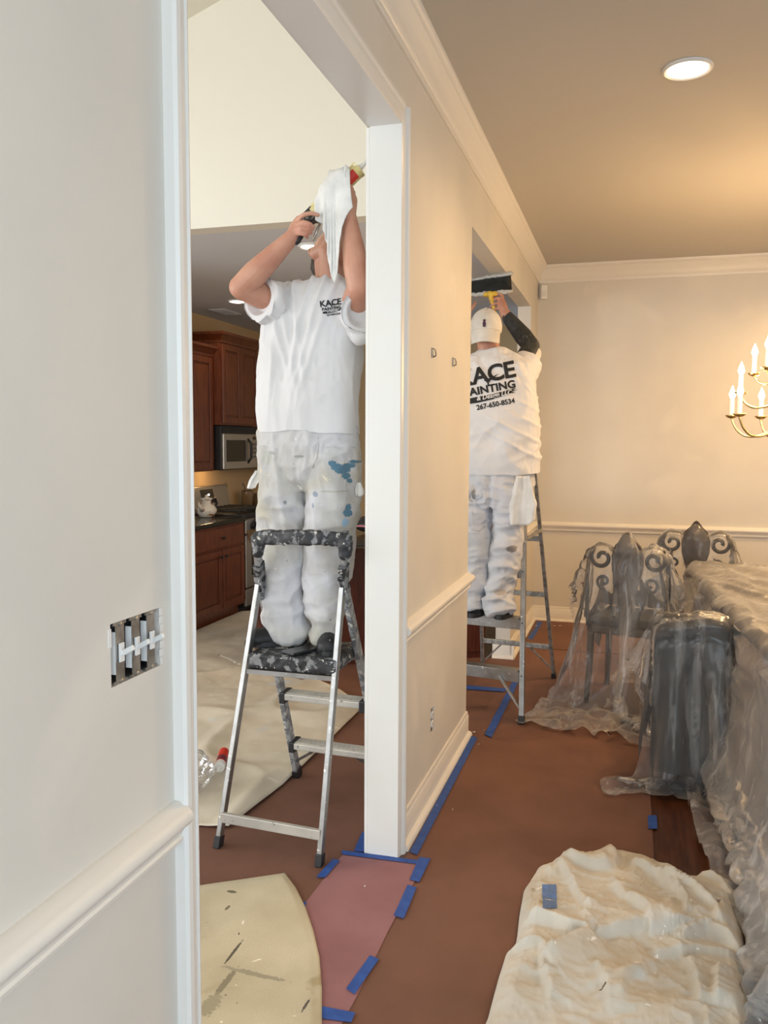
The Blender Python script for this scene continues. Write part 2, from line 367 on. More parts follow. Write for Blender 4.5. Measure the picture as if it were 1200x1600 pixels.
# ------------------------------------------------------------------ the setting
TW = .105; Y0, Y1, ZO = 1.43, 2.905, 2.656; Y2, Y3, YK, ZO2 = 4.30, 6.874, 5.97, 2.645; YB = 7.369; ZC = 3.05; XR = 3.5; YF = -2.4
L_ = .012
sy0, sy1, sz0, sz1 = 1.170, 1.320, 1.146, 1.252
oy0, oy1, oz0, oz1 = 3.478, 3.538, .288, .396
def W(y0, y1, z0, z1): return lohi((-TW, y0, z0), (0, y1, z1))
struct('wall_left', cat(W(YF, sy0, 0, 4.6), W(sy1, Y0-L_, 0, 4.6), W(sy0, sy1, 0, sz0), W(sy0, sy1, sz1, 4.6),
    W(Y0-L_, Y1+L_, ZO+L_, 4.6), W(Y1+L_, oy0, 0, 4.6), W(oy1, Y2, 0, 4.6), W(oy0, oy1, 0, oz0), W(oy0, oy1, oz1, 4.6),
    W(Y2, Y3, ZO2, 4.6), W(YK, Y3, 0, 1.05), W(Y3, YB+.12, 0, 4.6)), WALL2)
struct('wall_back', lohi((0, YB, 0), (XR, YB+.12, ZC)), WALL2)
struct('wall_right', cat(lohi((XR, YF, 0), (XR+.12, -2.0, ZC)), lohi((XR, -.3, 0), (XR+.12, YB+.12, ZC)), lohi((XR, -2.0, 0), (XR+.12, -.3, .55)), lohi((XR, -2.0, 2.55), (XR+.12, -.3, ZC))), WALL)  # opening left for the added side window
def wall_with_holes_y(y0, y1, x0, x1, z1, holes):    # wall across x with rectangular window holes (x0, x1, z0, z1)
    parts = []; xs = sorted(holes); cx = x0
    for a, b, c, d in xs: parts += [lohi((cx, y0, 0), (a, y1, z1)), lohi((a, y0, 0), (b, y1, c)), lohi((a, y0, d), (b, y1, z1))]; cx = b
    return cat(*parts, lohi((cx, y0, 0), (x1, y1, z1)))
struct('wall_front', wall_with_holes_y(YF-.12, YF, 0, XR, ZC, [(.65, 2.85, .6, 2.5)]), WALL)
struct('wall_family_front', wall_with_holes_y(YF-.12, YF, -5.7, 0, 4.6, [(-4.7, -1.3, .5, 3.3)]), CREAM)
struct('wall_family_left', cat(lohi((-5.82, YF, 0), (-5.7, -.1, 4.6)), lohi((-5.82, 2.9, 0), (-5.7, 4.47, 4.6)), lohi((-5.82, -.1, 0), (-5.7, 2.9, .5)), lohi((-5.82, -.1, 3.1), (-5.7, 2.9, 4.6))), CREAM)
struct('wall_bulkhead', cat(lohi((-5.7, 4.35, 0), (-3.15, 4.47, 4.6)), lohi((-3.15, 4.35, 2.75), (-TW, 4.47, 4.6))), CREAM)
struct('wall_kitchen', lohi((-3.27, 4.47, 0), (-3.15, 8.6, 2.9)), M('kitchen_wall_paint', lin((214, 184, 140)), .75))
struct('wall_kitchen_back', cat(lohi((-3.27, 8.6, 0), (-1.75, 8.72, 2.9)), lohi((-.75, 8.6, 0), (0, 8.72, 2.9)), lohi((-1.75, 8.6, 2.15), (-.75, 8.72, 2.9)), lohi((-3.27, 9.9, 0), (0, 10.0, 2.9))), M('kitchen_back_paint', lin((206, 180, 138)), .75))
struct('floor', lohi((-5.82, YF-.12, -.1), (XR+.12, 10.0, 0)), WOODF)
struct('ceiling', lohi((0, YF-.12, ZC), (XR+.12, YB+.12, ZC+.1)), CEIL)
struct('ceiling', lohi((-3.27, 4.47, 2.75), (-TW, 10.0, 2.85)), KCEIL)
_zs = lambda x: 3.892+.36*(x+1.607)
struct('ceiling', ring_loft([np.array([(x, y, _zs(x)), (x, y, _zs(x)+.1), (-TW, y, _zs(-TW)+.1), (-TW, y, _zs(-TW))]) for x, y in ((-5.82, YF-.12), (-5.82, 4.36))]), CREAM)
# windows behind the camera (daylight comes through them); the right-wall one is added
PANE = M('window_glass', (1, 1, 1), .0); PANE.node_tree.nodes['Principled BSDF'].inputs['Transmission Weight'].default_value = 1
def window(n, a, b, axis):
    a = np.array(a, float); b = np.array(b, float); k = 0 if axis == 'y' else 1
    parts = []; w = .06; o = 1-k
    def seg(u0, u1, z0, z1):
        p = a.copy(); q = b.copy(); p[k] = u0; q[k] = u1; p[2] = z0; q[2] = z1; parts.append(lohi(p, q))
    seg(a[k], b[k], a[2], a[2]+w); seg(a[k], b[k], b[2]-w, b[2]); seg(a[k], a[k]+w, a[2]+w, b[2]-w); seg(b[k]-w, b[k], a[2]+w, b[2]-w)
    mid = (a[k]+b[k])/2; seg(mid-.02, mid+.02, a[2]+w, b[2]-w)
    f = struct('window_%d' % n, cat(*parts), TRIM)
    p = a.copy(); q = b.copy(); c = (a[o]+b[o])/2; p[o] = c-.003; q[o] = c+.003
    obj('pane', lohi(p, q), PANE, f)
window(1, (.65, YF-.1, .6), (2.85, YF-.04, 2.5), 'y')
window(2, (-4.7, YF-.1, .5), (-1.3, YF-.04, 3.3), 'y')
window(3, (-5.80, -.1, .5), (-5.74, 2.9, 3.1), 'x')
window(4, (XR+.04, -2.0, .55), (XR+.10, -.3, 2.55), 'x')  # added window, out of view, placed for the added side lamp
# opening in the left wall: jamb lining and casing boards
CP = [(0, 0), (0, .012), (.008, .015), (.012, .011), (.040, .016), (.046, .024), (.054, .028), (.066, .027), (.070, .020), (.070, 0)]
t1 = struct('trim_1', cat(lohi((-TW, Y1, 0), (0, Y1+L_, ZO+L_)), lohi((-TW, Y0-L_, 0), (0, Y0, ZO+L_)), lohi((-TW, Y0, ZO), (0, Y1, ZO+L_))), TRIM)
def zprism(prof, z0, z1): return prism_z(prof, z0, z1)
obj('casing_board', zprism([(t, Y1+w) for w, t in CP], 0, ZO+.07), TRIM, t1)
obj('casing_board', zprism([(t, Y0-w) for w, t in CP], 0, ZO+.07), TRIM, t1)
obj('casing_board', prism_y([(t, ZO+w) for w, t in CP], Y0-.0, Y1+.0), TRIM, t1)
for y in (Y1+.005, Y0-.075): obj('casing_board', bbox((-TW-.008, y+.035, ZO/2), (.016, .07, ZO), .004), TRIM, t1)
obj('casing_board', bbox((-TW-.008, (Y0+Y1)/2, ZO+.04), (.016, Y1-Y0+.14, .07), .004), TRIM, t1)
# chair rails, crown, baseboards
RP = [(0, .876), (.012, .876), (.018, .869), (.030, .866), (.038, .858), (.041, .848), (.036, .838), (.024, .829), (.017, .818), (.015, .811), (.019, .807), (.017, .799), (0, .797)]
struct('trim_2', prism_y(RP, YF, Y0-.07), RAILM, angle=50)
struct('trim_3', prism_y(RP, Y1+.07, Y2), RAILM, angle=50)
struct('trim_4', prism_y(RP, YK, YB), RAILM, angle=50)
struct('trim_5', prism_x([(YB-t, z) for t, z in RP], 0, XR), RAILM, angle=50)
CR = [(0, -.14), (.011, -.14), (.015, -.128), (.013, -.118), (.020, -.112), (.026, -.090), (.040, -.060), (.058, -.040), (.062, -.033), (.060, -.026), (.072, -.020), (.078, -.010), (.078, 0), (0, 0)]
struct('trim_6', prism_y([(t, ZC+z) for t, z in CR], YF, YB), RAILM, angle=40)
struct('trim_7', prism_x([(YB-t, ZC+z) for t, z in CR], 0, XR), RAILM, angle=40)
BP = [(0, .132), (.006, .132), (.010, .124), (.009, .116), (.014, .110), (.014, .026), (.026, .024), (.034, .016), (.036, 0), (0, 0)]
struct('baseboard_left', cat(prism_y(BP, YF, Y0-.07), prism_y(BP, Y1+.07, Y2+.004), prism_y(BP, YK-.014, YB)), RAILM, angle=40)
struct('baseboard_back', prism_x([(YB-t, z) for t, z in BP], 0, XR), RAILM, angle=40)
struct('baseboard_knee', prism_x([(YK-t, z) for t, z in BP], -TW-.02, .03), RAILM, angle=40)
struct('trim_8', bbox((-TW/2, (YK+Y3)/2-.01, 1.062), (TW+.05, Y3-YK+.02, .024), .006), TRIM)
# ------------------------------------------------------------------ floor coverings
def sheet(name, poly, z, mat, label, cat_, t=.0012, group=None, wav=0., res=.08):
    poly = np.array(poly, float)[:, :2]
    bm = bmesh.new(); vs = [bm.verts.new((x, y, 0)) for x, y in poly]; bm.faces.new(vs)
    if wav:
        mn, mx = poly.min(0), poly.max(0)
        for ax in (0, 1):
            for c in np.arange(mn[ax]+res, mx[ax], res):
                no = [0, 0, 0]; no[ax] = 1; co = [0, 0, 0]; co[ax] = c
                bmesh.ops.bisect_plane(bm, geom=bm.verts[:]+bm.edges[:]+bm.faces[:], plane_co=co, plane_no=no)
    bm.verts.index_update(); V = np.array([v.co[:] for v in bm.verts]); F = [[v.index for v in f.verts] for f in bm.faces]; bm.free()
    V[:, 2] = z + (wav*(.5+.5*vnoise(np.c_[V[:, 0]*3.1, V[:, 1]*2.3, np.full(len(V), z*900)])) if wav else 0)
    n = len(V); cnt = {}
    for q in F:
        for i in range(len(q)):
            e = (q[i], q[(i+1) % len(q)]); k = tuple(sorted(e)); cnt[k] = None if k in cnt else e
    V2 = np.concatenate([V, V-np.array([0, 0, t])]); F2 = F+[[i+n for i in q[::-1]] for q in F]+[[e[1], e[0], e[0]+n, e[1]+n] for e in cnt.values() if e]
    o = obj(name, (V2, F2), mat, smooth=False); tag(o, label, cat_, group); return o
def px(pts, z=0.): return [fl(x, y, z) for x, y in pts]
sheet('floor_paper', [(-.05, .2), (.93, .2), (.93, 3.2), (.927, 4.4), (.93, 6.42), (.037, 6.42), (.037, 2.90), (-.05, 2.90)], .0025, PAPER, 'long brown rosin paper runner taped along the dining room floor', 'paper', wav=.003)
sheet('floor_paper', [(-2.4, 1.6), (-.13, 1.6), (-.13, 5.94), (-2.4, 5.94)], .0022, PAPER, 'brown rosin paper under the platform ladder and kitchen drop cloth', 'paper', wav=.003)
sheet('floor_paper', [(-.13, 4.33), (.09, 4.33), (.09, 5.94), (-.13, 5.94)], .0035, PAPER, 'narrow brown paper strip in the opening under the tall stepladder', 'paper')
sheet('floor_paper', [(.037, 6.34), (1.5, 6.30), (1.5, 7.33), (.037, 7.33)], .0075, PAPER, 'brown rosin paper sheet laid along the back wall of the dining room', 'paper', wav=.002)
sheet('pink_floor_paper', px([(535, 1338), (662, 1353), (606, 1458), (560, 1555), (522, 1625), (468, 1625), (472, 1420)]), .006, PINK, 'pinkish rosin paper piece in front of the white doorway post', 'paper')
tapes = [([(640, 1334), (652, 1339), (746, 1155), (737, 1152)], 'long blue tape strip along the baseboard of the short wall'),
 ([(757, 1150), (768, 1155), (812, 1064), (803, 1062)], 'blue tape strip on the floor below the tall stepladder foot'),
 ([(728, 1073), (728, 1079), (788, 1083), (792, 1078)], 'thin blue tape strip crossing the floor of the second opening'),
 ([(824, 1000), (832, 1001), (848, 974), (840, 972)], 'short blue tape strip at the far baseboard corner'),
 ([(534, 1332), (534, 1338), (655, 1354), (665, 1349)], 'blue tape strip across the foot of the white doorway post'),
 ([(655, 1343), (673, 1345), (655, 1382), (640, 1378)], 'short blue tape piece at the corner of the pink paper'),
 ([(637, 1386), (651, 1390), (631, 1439), (615, 1434)], 'blue tape piece on the pink paper edge, next to the corner piece'),
 ([(578, 1497), (592, 1503), (554, 1558), (541, 1549)], 'blue tape piece on the pink paper edge, opposite the folded canvas'),
 ([(520, 1346), (531, 1348), (508, 1375), (494, 1374)], 'blue tape piece on the pink paper beside the platform ladder foot'),
 ([(470, 1414), (479, 1412), (476, 1422), (473, 1422)], 'tiny blue tape end sticking out from under the flat canvas'),
 ([(503, 1577), (555, 1587), (549, 1602), (503, 1596)], 'blue tape strip across the bottom end of the pink paper'),
 ([(566, 1303), (573, 1305), (573, 1335), (553, 1333)], 'blue tape piece on the kitchen side of the doorway post'),
 ([(1012, 1277), (1026, 1277), (1027, 1298), (1013, 1298)], 'small blue tape square on the brown paper edge by bare wood')]
for k, (p, l) in enumerate(tapes): sheet('tape_strip', px(p), .0088+.0006*(k % 3), BLUE, l, 'tape', t=.0006)
# paint chips on the paper
for k, (x, y, s) in enumerate([(741, 1144, .014), (748, 1163, .006), (731, 1139, .01), (838, 978, .02), (866, 978, .02), (875, 978, .022), (683, 1259, .006), (707, 1265, .005), (570, 1385, .006), (756, 1141, .005), (900, 1462, .005)]):
    p = fl(x, y, .006); a = RNG.rand()*3
    o = obj('paint_chip', bbox((p[0], p[1], .0075), (s, s*.55, .003), .001, a), M('paint_chip', (.8, .78, .72), .8) if k == 0 else bpy.data.materials['paint_chip'])
    tag(o, 'tiny white paint chip lying on the brown floor paper', 'paint chip', 'paint chips on the floor paper')
# ------------------------------------------------------------------ fittings on the walls and ceilings
def point(name, loc, power, color, r=.03, parent=None, spot=None):
    l = bpy.data.lights.new(name, 'SPOT' if spot else 'POINT'); l.energy = power; l.color = color; l.shadow_soft_size = r
    if spot: l.spot_size = math.radians(spot); l.spot_blend = .6
    o = bpy.data.objects.new(name, l); COL.objects.link(o)
    o.location = np.array(loc)-(WL[parent.name] if parent else 0)
    if parent: o.parent = parent
    return o
WARM = (1.0, .63, .30)
GLOWW = emat('warm_lamp_lens', (1, .80, .55), 9.0); GLOWK = emat('kitchen_lamp_lens', (1, .9, .75), 7.0)
def downlight(x, y, zc, label, power, glow, col, r=.098, spot=165):
    t = thing('recessed_light', (x, y, zc), label, 'ceiling light', 'recessed ceiling lights')
    obj('trim_ring', ring_loft([np.array([(x+q*math.cos(a), y+q*math.sin(a), zc+h) for a in np.linspace(0, 2*math.pi, 40, endpoint=False)]) for q, h in ((r, 0), (r, -.006), (r-.008, -.012), (r-.018, -.008), (r-.02, 0))], closed=True), TRIM, t, angle=40)
    obj('lens', lathe([(r-.02, -.003), (r-.025, -.010), (r-.05, -.016), (.001, -.019)], (x, y, zc), 32), glow, t, smooth=True)
    if power: point('bulb_light', (x, y, zc-.05), power, col, .07, t, spot)
    return t
downlight(.98, 3.69, ZC, 'round recessed light glowing in the dining room ceiling', 45, GLOWW, WARM)
downlight(2.5, 3.69, ZC, 'round recessed dining room light on the far side of the chandelier', 40, GLOWW, WARM)
downlight(2.5, 6.3, ZC, 'round recessed dining room light near the back wall', 120, GLOWW, WARM)

p = fl(487, 384, 2.75); downlight(p[0], p[1], 2.75, 'round recessed kitchen light above the head of the caulking painter', 13, GLOWK, (1, .82, .6), .085)
p = fl(371, 470, 2.75); downlight(p[0], p[1], 2.75, 'round recessed kitchen light near the tall cherry cabinets', 6, GLOWK, (1, .8, .55), .085)
p = fl(352, 487, 2.75)
o = thing('air_register', (p[0], p[1], 2.75), 'pale metal air register in the kitchen ceiling', 'vent')
obj('frame', bbox((p[0], p[1], 2.747), (.16, .34, .006), .002), KCEIL, o)
for k in range(6): obj('slat', bbox((p[0]-.055+k*.022, p[1], 2.742), (.012, .28, .006), .002), KCEIL, o)
p = fl(415, 388, 2.75)
o = obj('hanging_wire', tube([p+np.array([.01, 0, 0]), p+np.array([-.005, 0, -.03]), p+np.array([-.012, 0, -.055]), p+np.array([.0, 0, -.085]), p+np.array([.02, 0, -.105])], .004, 6), M('wire', (.25, .25, .25), .5), smooth=True)
tag(o, 'short bare wire hanging from the grey kitchen ceiling', 'wire')
# corner sensor
p = at(848, 458, 7.34)
o = thing('motion_sensor', (.05, 7.33, 2.79), 'small white motion sensor box high in the dining corner', 'sensor')
obj('housing', bbox((.045, 7.335, 2.83), (.055, .05, .115), .008, .5), WHITE, o, smooth=False)
obj('lens', bbox((.055, 7.308, 2.815), (.035, .006, .05), .002, .5), M('sensor_lens', (.7, .7, .68), .3), o)
# picture hooks
for (a, b, l) in ((675, 552, 'bent metal bracket on the short wall, closer to the white post'), (707, 567, 'bent metal bracket on the short wall, closer to the second opening')):
    y = 3.441 if a < 690 else 3.855
    o = thing('wall_bracket', (0, y, 1.89), l, 'bracket', 'bent brackets on the short wall')
    obj('plate', bbox((.003, y, 1.925), (.005, .024, .04), .0015), GALV, o)
    obj('hook', tube([(.006, y-.006, 1.94), (.014, y-.006, 1.938), (.017, y-.002, 1.925), (.016, y+.004, 1.912), (.006, y+.006, 1.908)], .003, 6), GALV, o, smooth=True)
# switch box, three toggles without cover plate
sw = thing('switch_box', (-.03, 1.245, sz0), 'uncovered three-gang switch box with white toggles in the pale wall', 'light switch')
bw, bh = sy1-sy0, sz1-sz0; yc, zc = (sy0+sy1)/2, (sz0+sz1)/2
obj('back_box', cat(lohi((-.06, sy0+.002, sz0+.002), (-.055, sy1-.002, sz1-.002)), lohi((-.055, sy0+.001, sz0+.001), (-.012, sy0+.004, sz1-.001)), lohi((-.055, sy1-.004, sz0+.001), (-.012, sy1-.001, sz1-.001)), lohi((-.055, sy0+.004, sz0+.001), (-.012, sy1-.004, sz0+.004)), lohi((-.055, sy0+.004, sz1-.004), (-.012, sy1-.004, sz1-.001))), DARKV, sw)
for k in range(3):
    y = sy0+.029+k*.0465
    s = obj('switch', bbox((-.016, y, zc), (.024, .021, .062), .002), M('switch_body_dark', (.10, .10, .11), .5) if k == 0 else bpy.data.materials['switch_body_dark'], sw)
    obj('yoke', cat(lohi((-.003, y-.012, zc-.052), (-.0015, y+.012, zc-.016)), lohi((-.003, y-.012, zc+.016), (-.0015, y+.012, zc+.052)), lohi((-.003, y-.012, zc-.016), (-.0015, y-.008, zc+.016)), lohi((-.003, y+.008, zc-.016), (-.0015, y+.012, zc+.016)), lohi((-.0035, y-.018, zc-.055), (-.001, y+.018, zc-.047)), lohi((-.0035, y-.018, zc+.047), (-.001, y+.018, zc+.055))), GALV, s)
    obj('side_strap', lohi((-.014, y-.0125, zc-.036), (-.0025, y-.0105, zc+.036)), WHITE, s)
    obj('toggle', cat(bbox((.001, y, zc), (.004, .013, .032), .001), bev(bar((.002, y, zc-.002), (.024, y, zc+.010), .007, .009), .0015)), WHITE, s)
    for dz in (-.048, .048): obj('screw', lathe([(.0035, 0), (.0035, .002), (.001, .003)], (-.001, y, zc+dz), 8, axis=(1, 0, 0)), STEEL, s)
TG = M('torn_gypsum', (.78, .76, .72), .9)
for vf_ in (*[bbox((.0005, sy1+.002+.004*RNG.rand(), zc-.045+.015*k), (.002, .008+.006*RNG.rand(), .013), .0006, 0) for k in range(7)], *[bbox((.0005, sy0-.003, zc+.02+.01*k), (.002, .008, .011), .0006) for k in range(3)]): obj('torn_drywall_edge', vf_, TG, sw)
# outlet without plate on the short wall
yo, zo = (oy0+oy1)/2, (oz0+oz1)/2
o = thing('wall_outlet', (-.03, yo, oz0), 'uncovered white duplex outlet low on the short wall', 'outlet')
obj('back_box', lohi((-.06, oy0+.002, oz0+.002), (-.03, oy1-.002, oz1-.002)), DARKV, o)
obj('yoke', cat(lohi((-.004, yo-.010, oz0+.002), (-.002, yo+.010, oz1-.002))), GALV, o)
for dz in (-.02, .02):
    s = obj('receptacle', lathe([(.0001, -.028), (.0165, -.028), (.0165, .001), (.015, .003), (.0001, .003)], (0, yo, zo+dz), 18, axis=(1, 0, 0)), WHITE, o, angle=30)
    for dy in (-.006, .006): obj('slot', lohi((.0028, yo+dy-.0012, zo+dz-.002), (.0036, yo+dy+.0012, zo+dz+.006)), DARKV, s)
o = thing('wall_outlet', (0, 6.62, .28), 'small dark outlet holes low on the wall behind the tall stepladder', 'outlet')
for dz in (-.05, 0, .05): obj('hole_rim', lathe([(.009, -.001), (.009, .002), (.001, .0015)], (.0, 6.62, .38+dz), 10, axis=(1, 0, 0)), DARKV, o)
# chandelier
def chandelier():
    cx, cy = 1.695, 5.19; K_ = 1.18; Zk = lambda z: 1.55+(z-1.55)*K_ if z < 2.5 else z; t = thing('chandelier', (cx, cy, 1.56), 'brass candle chandelier with lit flame bulbs over the covered table', 'chandelier')
    sc_l = lambda L, q=1: [(r*K_, Zk(z)) for r, z in L]
    obj('column', lathe(sc_l([(.004, 1.55), (.014, 1.57), (.03, 1.60), (.018, 1.63), (.012, 1.68), (.045, 1.73), (.05, 1.76), (.02, 1.80), (.014, 1.90), (.04, 1.95), (.055, 1.985), (.04, 2.01), (.014, 2.06), (.01, 2.16), (.004, 2.17)], 1), (cx, cy, 0), 20), BRASS, t, smooth=True)
    obj('chain', tube([(cx, cy, Zk(2.16)), (cx, cy, ZC-.03)], .005, 6), BRASS, t)
    obj('canopy', lathe([(.06, ZC), (.055, ZC-.015), (.03, ZC-.03), (.006, ZC-.04)], (cx, cy, 0), 20), BRASS, t, smooth=True)
    bulb = emat('flame_bulb', (1, .74, .40), 38.0)
    def arm(a, R, zc, zroot, dip):
        u = np.array([math.cos(a), math.sin(a), 0]); c0 = np.array([cx, cy, 0])
        pts = []
        for s in np.linspace(0, 1, 18):
            r = .015+R*s*(1 if s < .9 else 1); 
            z = zroot+(zc-.012-zroot)*s**2.2 - dip*math.sin(math.pi*min(1, s*1.08))**1.2 if s < .93 else zroot+(zc-.012-zroot)*s**2.2
            pts.append(c0+u*(R*math.sin(s*math.pi/2)**.9+.012)*K_+np.array([0, 0, Zk(z)]))
        p = c0+u*(R+.012)*K_
        ar = obj('arm', tube(pts, .0065, 8), BRASS, t, smooth=True)
        obj('drip_pan', lathe(sc_l([(.006, zc-.012), (.02, zc-.008), (.031, zc+.002), (.030, zc+.005), (.012, zc+.003), (.011, zc+.006)]), (p[0], p[1], 0), 18), BRASS, ar, smooth=True)
        obj('candle', lathe(sc_l([(.0105, zc+.003), (.0105, zc+.083), (.004, zc+.086)]), (p[0], p[1], 0), 12), CANDLE, ar, angle=40)
        obj('flame_bulb', lathe(sc_l([(.004, zc+.084), (.011, zc+.092), (.0155, zc+.106), (.012, zc+.122), (.006, zc+.136), (.001, zc+.15)]), (p[0], p[1], 0), 12), bulb, ar, smooth=True)
        return p+np.array([0, 0, Zk(zc+.11)])
    ps = []
    for k in range(8): ps.append(arm(math.radians(160+45*k), .29, 1.69, 1.66, .075))
    for k in range(4): ps.append(arm(math.radians(172+90*k), .245, 1.80, 1.78, .055))
    for k in range(4): ps.append(arm(math.radians(137+90*k), .235, 1.90, 1.90, .05))
    for p in ps: point('candle_light', p+np.array([0, 0, .075]), CHW, WARM, .02, t)
CHW = 3.15
chandelier()
# ------------------------------------------------------------------ kitchen beyond the first opening
XB, XW = -2.53, -3.15
def panel_door(x, y0, y1, z0, z1, mat, parent, name='door', w=.055):
    d = obj(name, cat(bev(lohi((x, y0, z0), (x+.018, y0+w, z1)), .003), bev(lohi((x, y1-w, z0), (x+.018, y1, z1)), .003), bev(lohi((x, y0+w, z0), (x+.018, y1-w, z0+w)), .003), bev(lohi((x, y0+w, z1-w), (x+.018, y1-w, z1)), .003), lohi((x, y0+w, z0+w), (x+.006, y1-w, z1-w))), mat, parent)
    obj('raised_panel', bev(lohi((x+.006, y0+w+.015, z0+w+.015), (x+.015, y1-w-.015, z1-w-.015)), .008, 2), mat, d)
    return d
def knob(p, parent): obj('knob', lathe([(.005, 0), (.005, .012), (.014, .02), (.012, .028), (.001, .03)], p, 12, axis=(1, 0, 0)), BLACKP, parent, smooth=True)
# base cabinet
c = thing('base_cabinet', (-2.85, 6.28, 0), 'cherry base cabinet with one drawer over two doors', 'cabinet')
ya, yb = 5.70, 6.845
obj('body', cat(lohi((XW, ya, .10), (XB, yb, .845)), lohi((XW, ya, 0), (XB-.06, yb, .10))), CHERRY, c)
d = obj('drawer', bev(lohi((XB, ya+.03, .655), (XB+.018, yb-.02, .825)), .006), CHERRY, c); knob((XB+.018, 6.40, .74), d)
d = panel_door(XB, ya+.03, 6.40, .13, .635, CHERRY, c); knob((XB+.018, 6.36, .58), d)
d = panel_door(XB, 6.41, yb-.02, .13, .635, CHERRY, c); knob((XB+.018, 6.45, .58), d)
o = obj('countertop', bbox(((XW+XB)/2+.01, (ya+yb)/2, .865), (XB-XW+.04, yb-ya, .04), .008), GRANITE); tag(o, 'black granite countertop on the cherry base cabinet', 'countertop')
# range
r = thing('oven_range', (-2.84, 7.23, 0), 'stainless gas range with black grates and backguard', 'stove')
ra, rb = 6.85, 7.61
obj('body', cat(lohi((XW+.02, ra, .05), (XB-.01, rb, .87)), lohi((XW+.02, ra+.03, 0), (XB-.08, rb-.03, .05))), BLACKP, r)
dd = obj('oven_door', bbox((XB+.006, (ra+rb)/2, .47), (.03, rb-ra-.01, .48), .006), STEEL, r)
obj('oven_window', bbox((XB+.020, (ra+rb)/2, .47), (.008, .52, .27), .004), DGLASS, dd)
obj('handle', cat(tube([(XB+.06, ra+.07, .685), (XB+.06, rb-.07, .685)], .011, 10), *[tube([(XB+.018, y, .685), (XB+.06, y, .685)], .009, 8) for y in (ra+.09, rb-.09)]), BLACKP, dd, smooth=True)
obj('warming_drawer', bbox((XB+.004, (ra+rb)/2, .14), (.026, rb-ra-.01, .155), .006), STEEL, r)
cp = obj('control_panel', bbox((XB+.006, (ra+rb)/2, .79), (.03, rb-ra-.01, .13), .006), STEEL, r)
for k in range(5): obj('knob', lathe([(.020, 0), (.019, .02), (.012, .026)], (XB+.02, ra+.12+.13*k, .79), 14, axis=(1, 0, 0)), BLACKP, cp, smooth=True)
obj('cooktop', bbox((-2.82, (ra+rb)/2, .885), (.58, rb-ra, .03), .008), BLACKP, r)
for k in range(3):
    y = ra+.14+.24*k
    obj('grate', cat(*[tube([(-3.06, y+q, .925), (-2.60, y+q, .925)], .007, 6) for q in (-.09, 0, .09)], *[tube([(x, y-.10, .925), (x, y+.10, .925)], .007, 6) for x in (-3.05, -2.83, -2.61)], *[tube([(x, y+q, .898), (x, y+q, .925)], .007, 6) for x in (-3.05, -2.61) for q in (-.09, .09)]), BLACKP, r, smooth=True)
bg = obj('backguard', bev(ring_loft([np.array([(XW+.015, y, .9), (XW+.115, y, .9), (XW+.065, y, 1.13), (XW+.015, y, 1.13)]) for y in (ra, rb)]), .006), STEEL, r)
obj('display', bev(ring_loft([np.array([(XW+.10, y, .97), (XW+.106, y, .97), (XW+.074, y, 1.10), (XW+.070, y, 1.10)]) for y in (ra+.20, ra+.45)]), .002), DGLASS, bg)
obj('display_light', ell((XW+.094, ra+.34, 1.05), (.008, .008, .008), n=6), emat('display_glow', (.9, .95, 1), 12), bg, smooth=True)
# microwave
m = thing('microwave', (-2.95, 7.25, 1.30), 'steel and black microwave hung under the tall cherry cabinet', 'microwave')
XM = -2.76
obj('body', bbox(((XW+XM)/2, 7.255, 1.497), (XM-XW, .755, .405), .006), BLACKP, m)
d = obj('door', bbox((XM+.012, 7.17, 1.465), (.024, .57, .325), .006), STEEL, m)
obj('window', bbox((XM+.023, 7.13, 1.47), (.006, .40, .20), .003), DGLASS, d)
obj('handle', tube([(XM+.02, 7.385, 1.35), (XM+.05, 7.395, 1.40), (XM+.055, 7.395, 1.47), (XM+.05, 7.395, 1.54), (XM+.02, 7.385, 1.585)], [.01, .013, .014, .013, .01], 8), BLACKP, d, smooth=True)
k_ = obj('control_panel', bbox((XM+.010, 7.54, 1.465), (.02, .16, .325), .004), STEEL, m)
obj('display', bbox((XM+.02, 7.53, 1.59), (.004, .07, .03), .001), DGLASS, k_)
for i in range(4):
    for j in range(3): obj('button', bbox((XM+.021, 7.50+.035*j, 1.53-.04*i), (.004, .024, .022), .001), M('keypad_grey', (.16, .155, .14), .5) if i+j == 0 else bpy.data.materials['keypad_grey'], k_)
obj('vent_grille', cat(*[bbox((XM+.006, 7.255, 1.650+.013*q), (.012, .74, .008), .002) for q in range(4)]), BLACKP, m)
# wall cabinets
def crown_x(x, y0, y1, z, side=True, h=.09, pr=.07):
    prof = [(0, 0), (.01, 0), (.014, .02), (.03, .035), (.05, .06), (pr-.006, .068), (pr, h), (0, h)]
    pts = [(XW, y0), (x, y0), (x, y1), (XW, y1)]
    rings = []
    off = [(0, -1), (1, -1), (1, 1), (0, 1)]
    return ring_loft([np.array([(p[0]+a*o[0], p[1]+a*o[1], z+b) for a, b in prof]) for p, o in zip(pts, off)])
def wall_cab(x, y0, y1, z0, z1, label, n=2, crown=True):
    c = thing('wall_cabinet', ((XW+x)/2, (y0+y1)/2, z0), label, 'cabinet', 'cherry wall cabinets')
    obj('body', lohi((XW, y0, z0), (x, y1, z1)), CHERRY, c)
    w = (y1-y0-.03)/n
    for k in range(n):
        d = panel_door(x, y0+.015+w*k+.003, y0+.015+w*(k+1)-.003, z0+.015, z1-.03, CHERRY, c)
    if crown: obj('crown_moulding', crown_x(x, y0, y1, z1-.02), CHERRY, c, angle=35)
wall_cab(-2.75, 6.86, 7.63, 1.705, 2.46, 'tall cherry wall cabinet with two doors above the microwave')
wall_cab(-2.83, 5.60, 6.855, 1.29, 2.33, 'cherry wall cabinet with doors beside the microwave, near the teapot', 3)
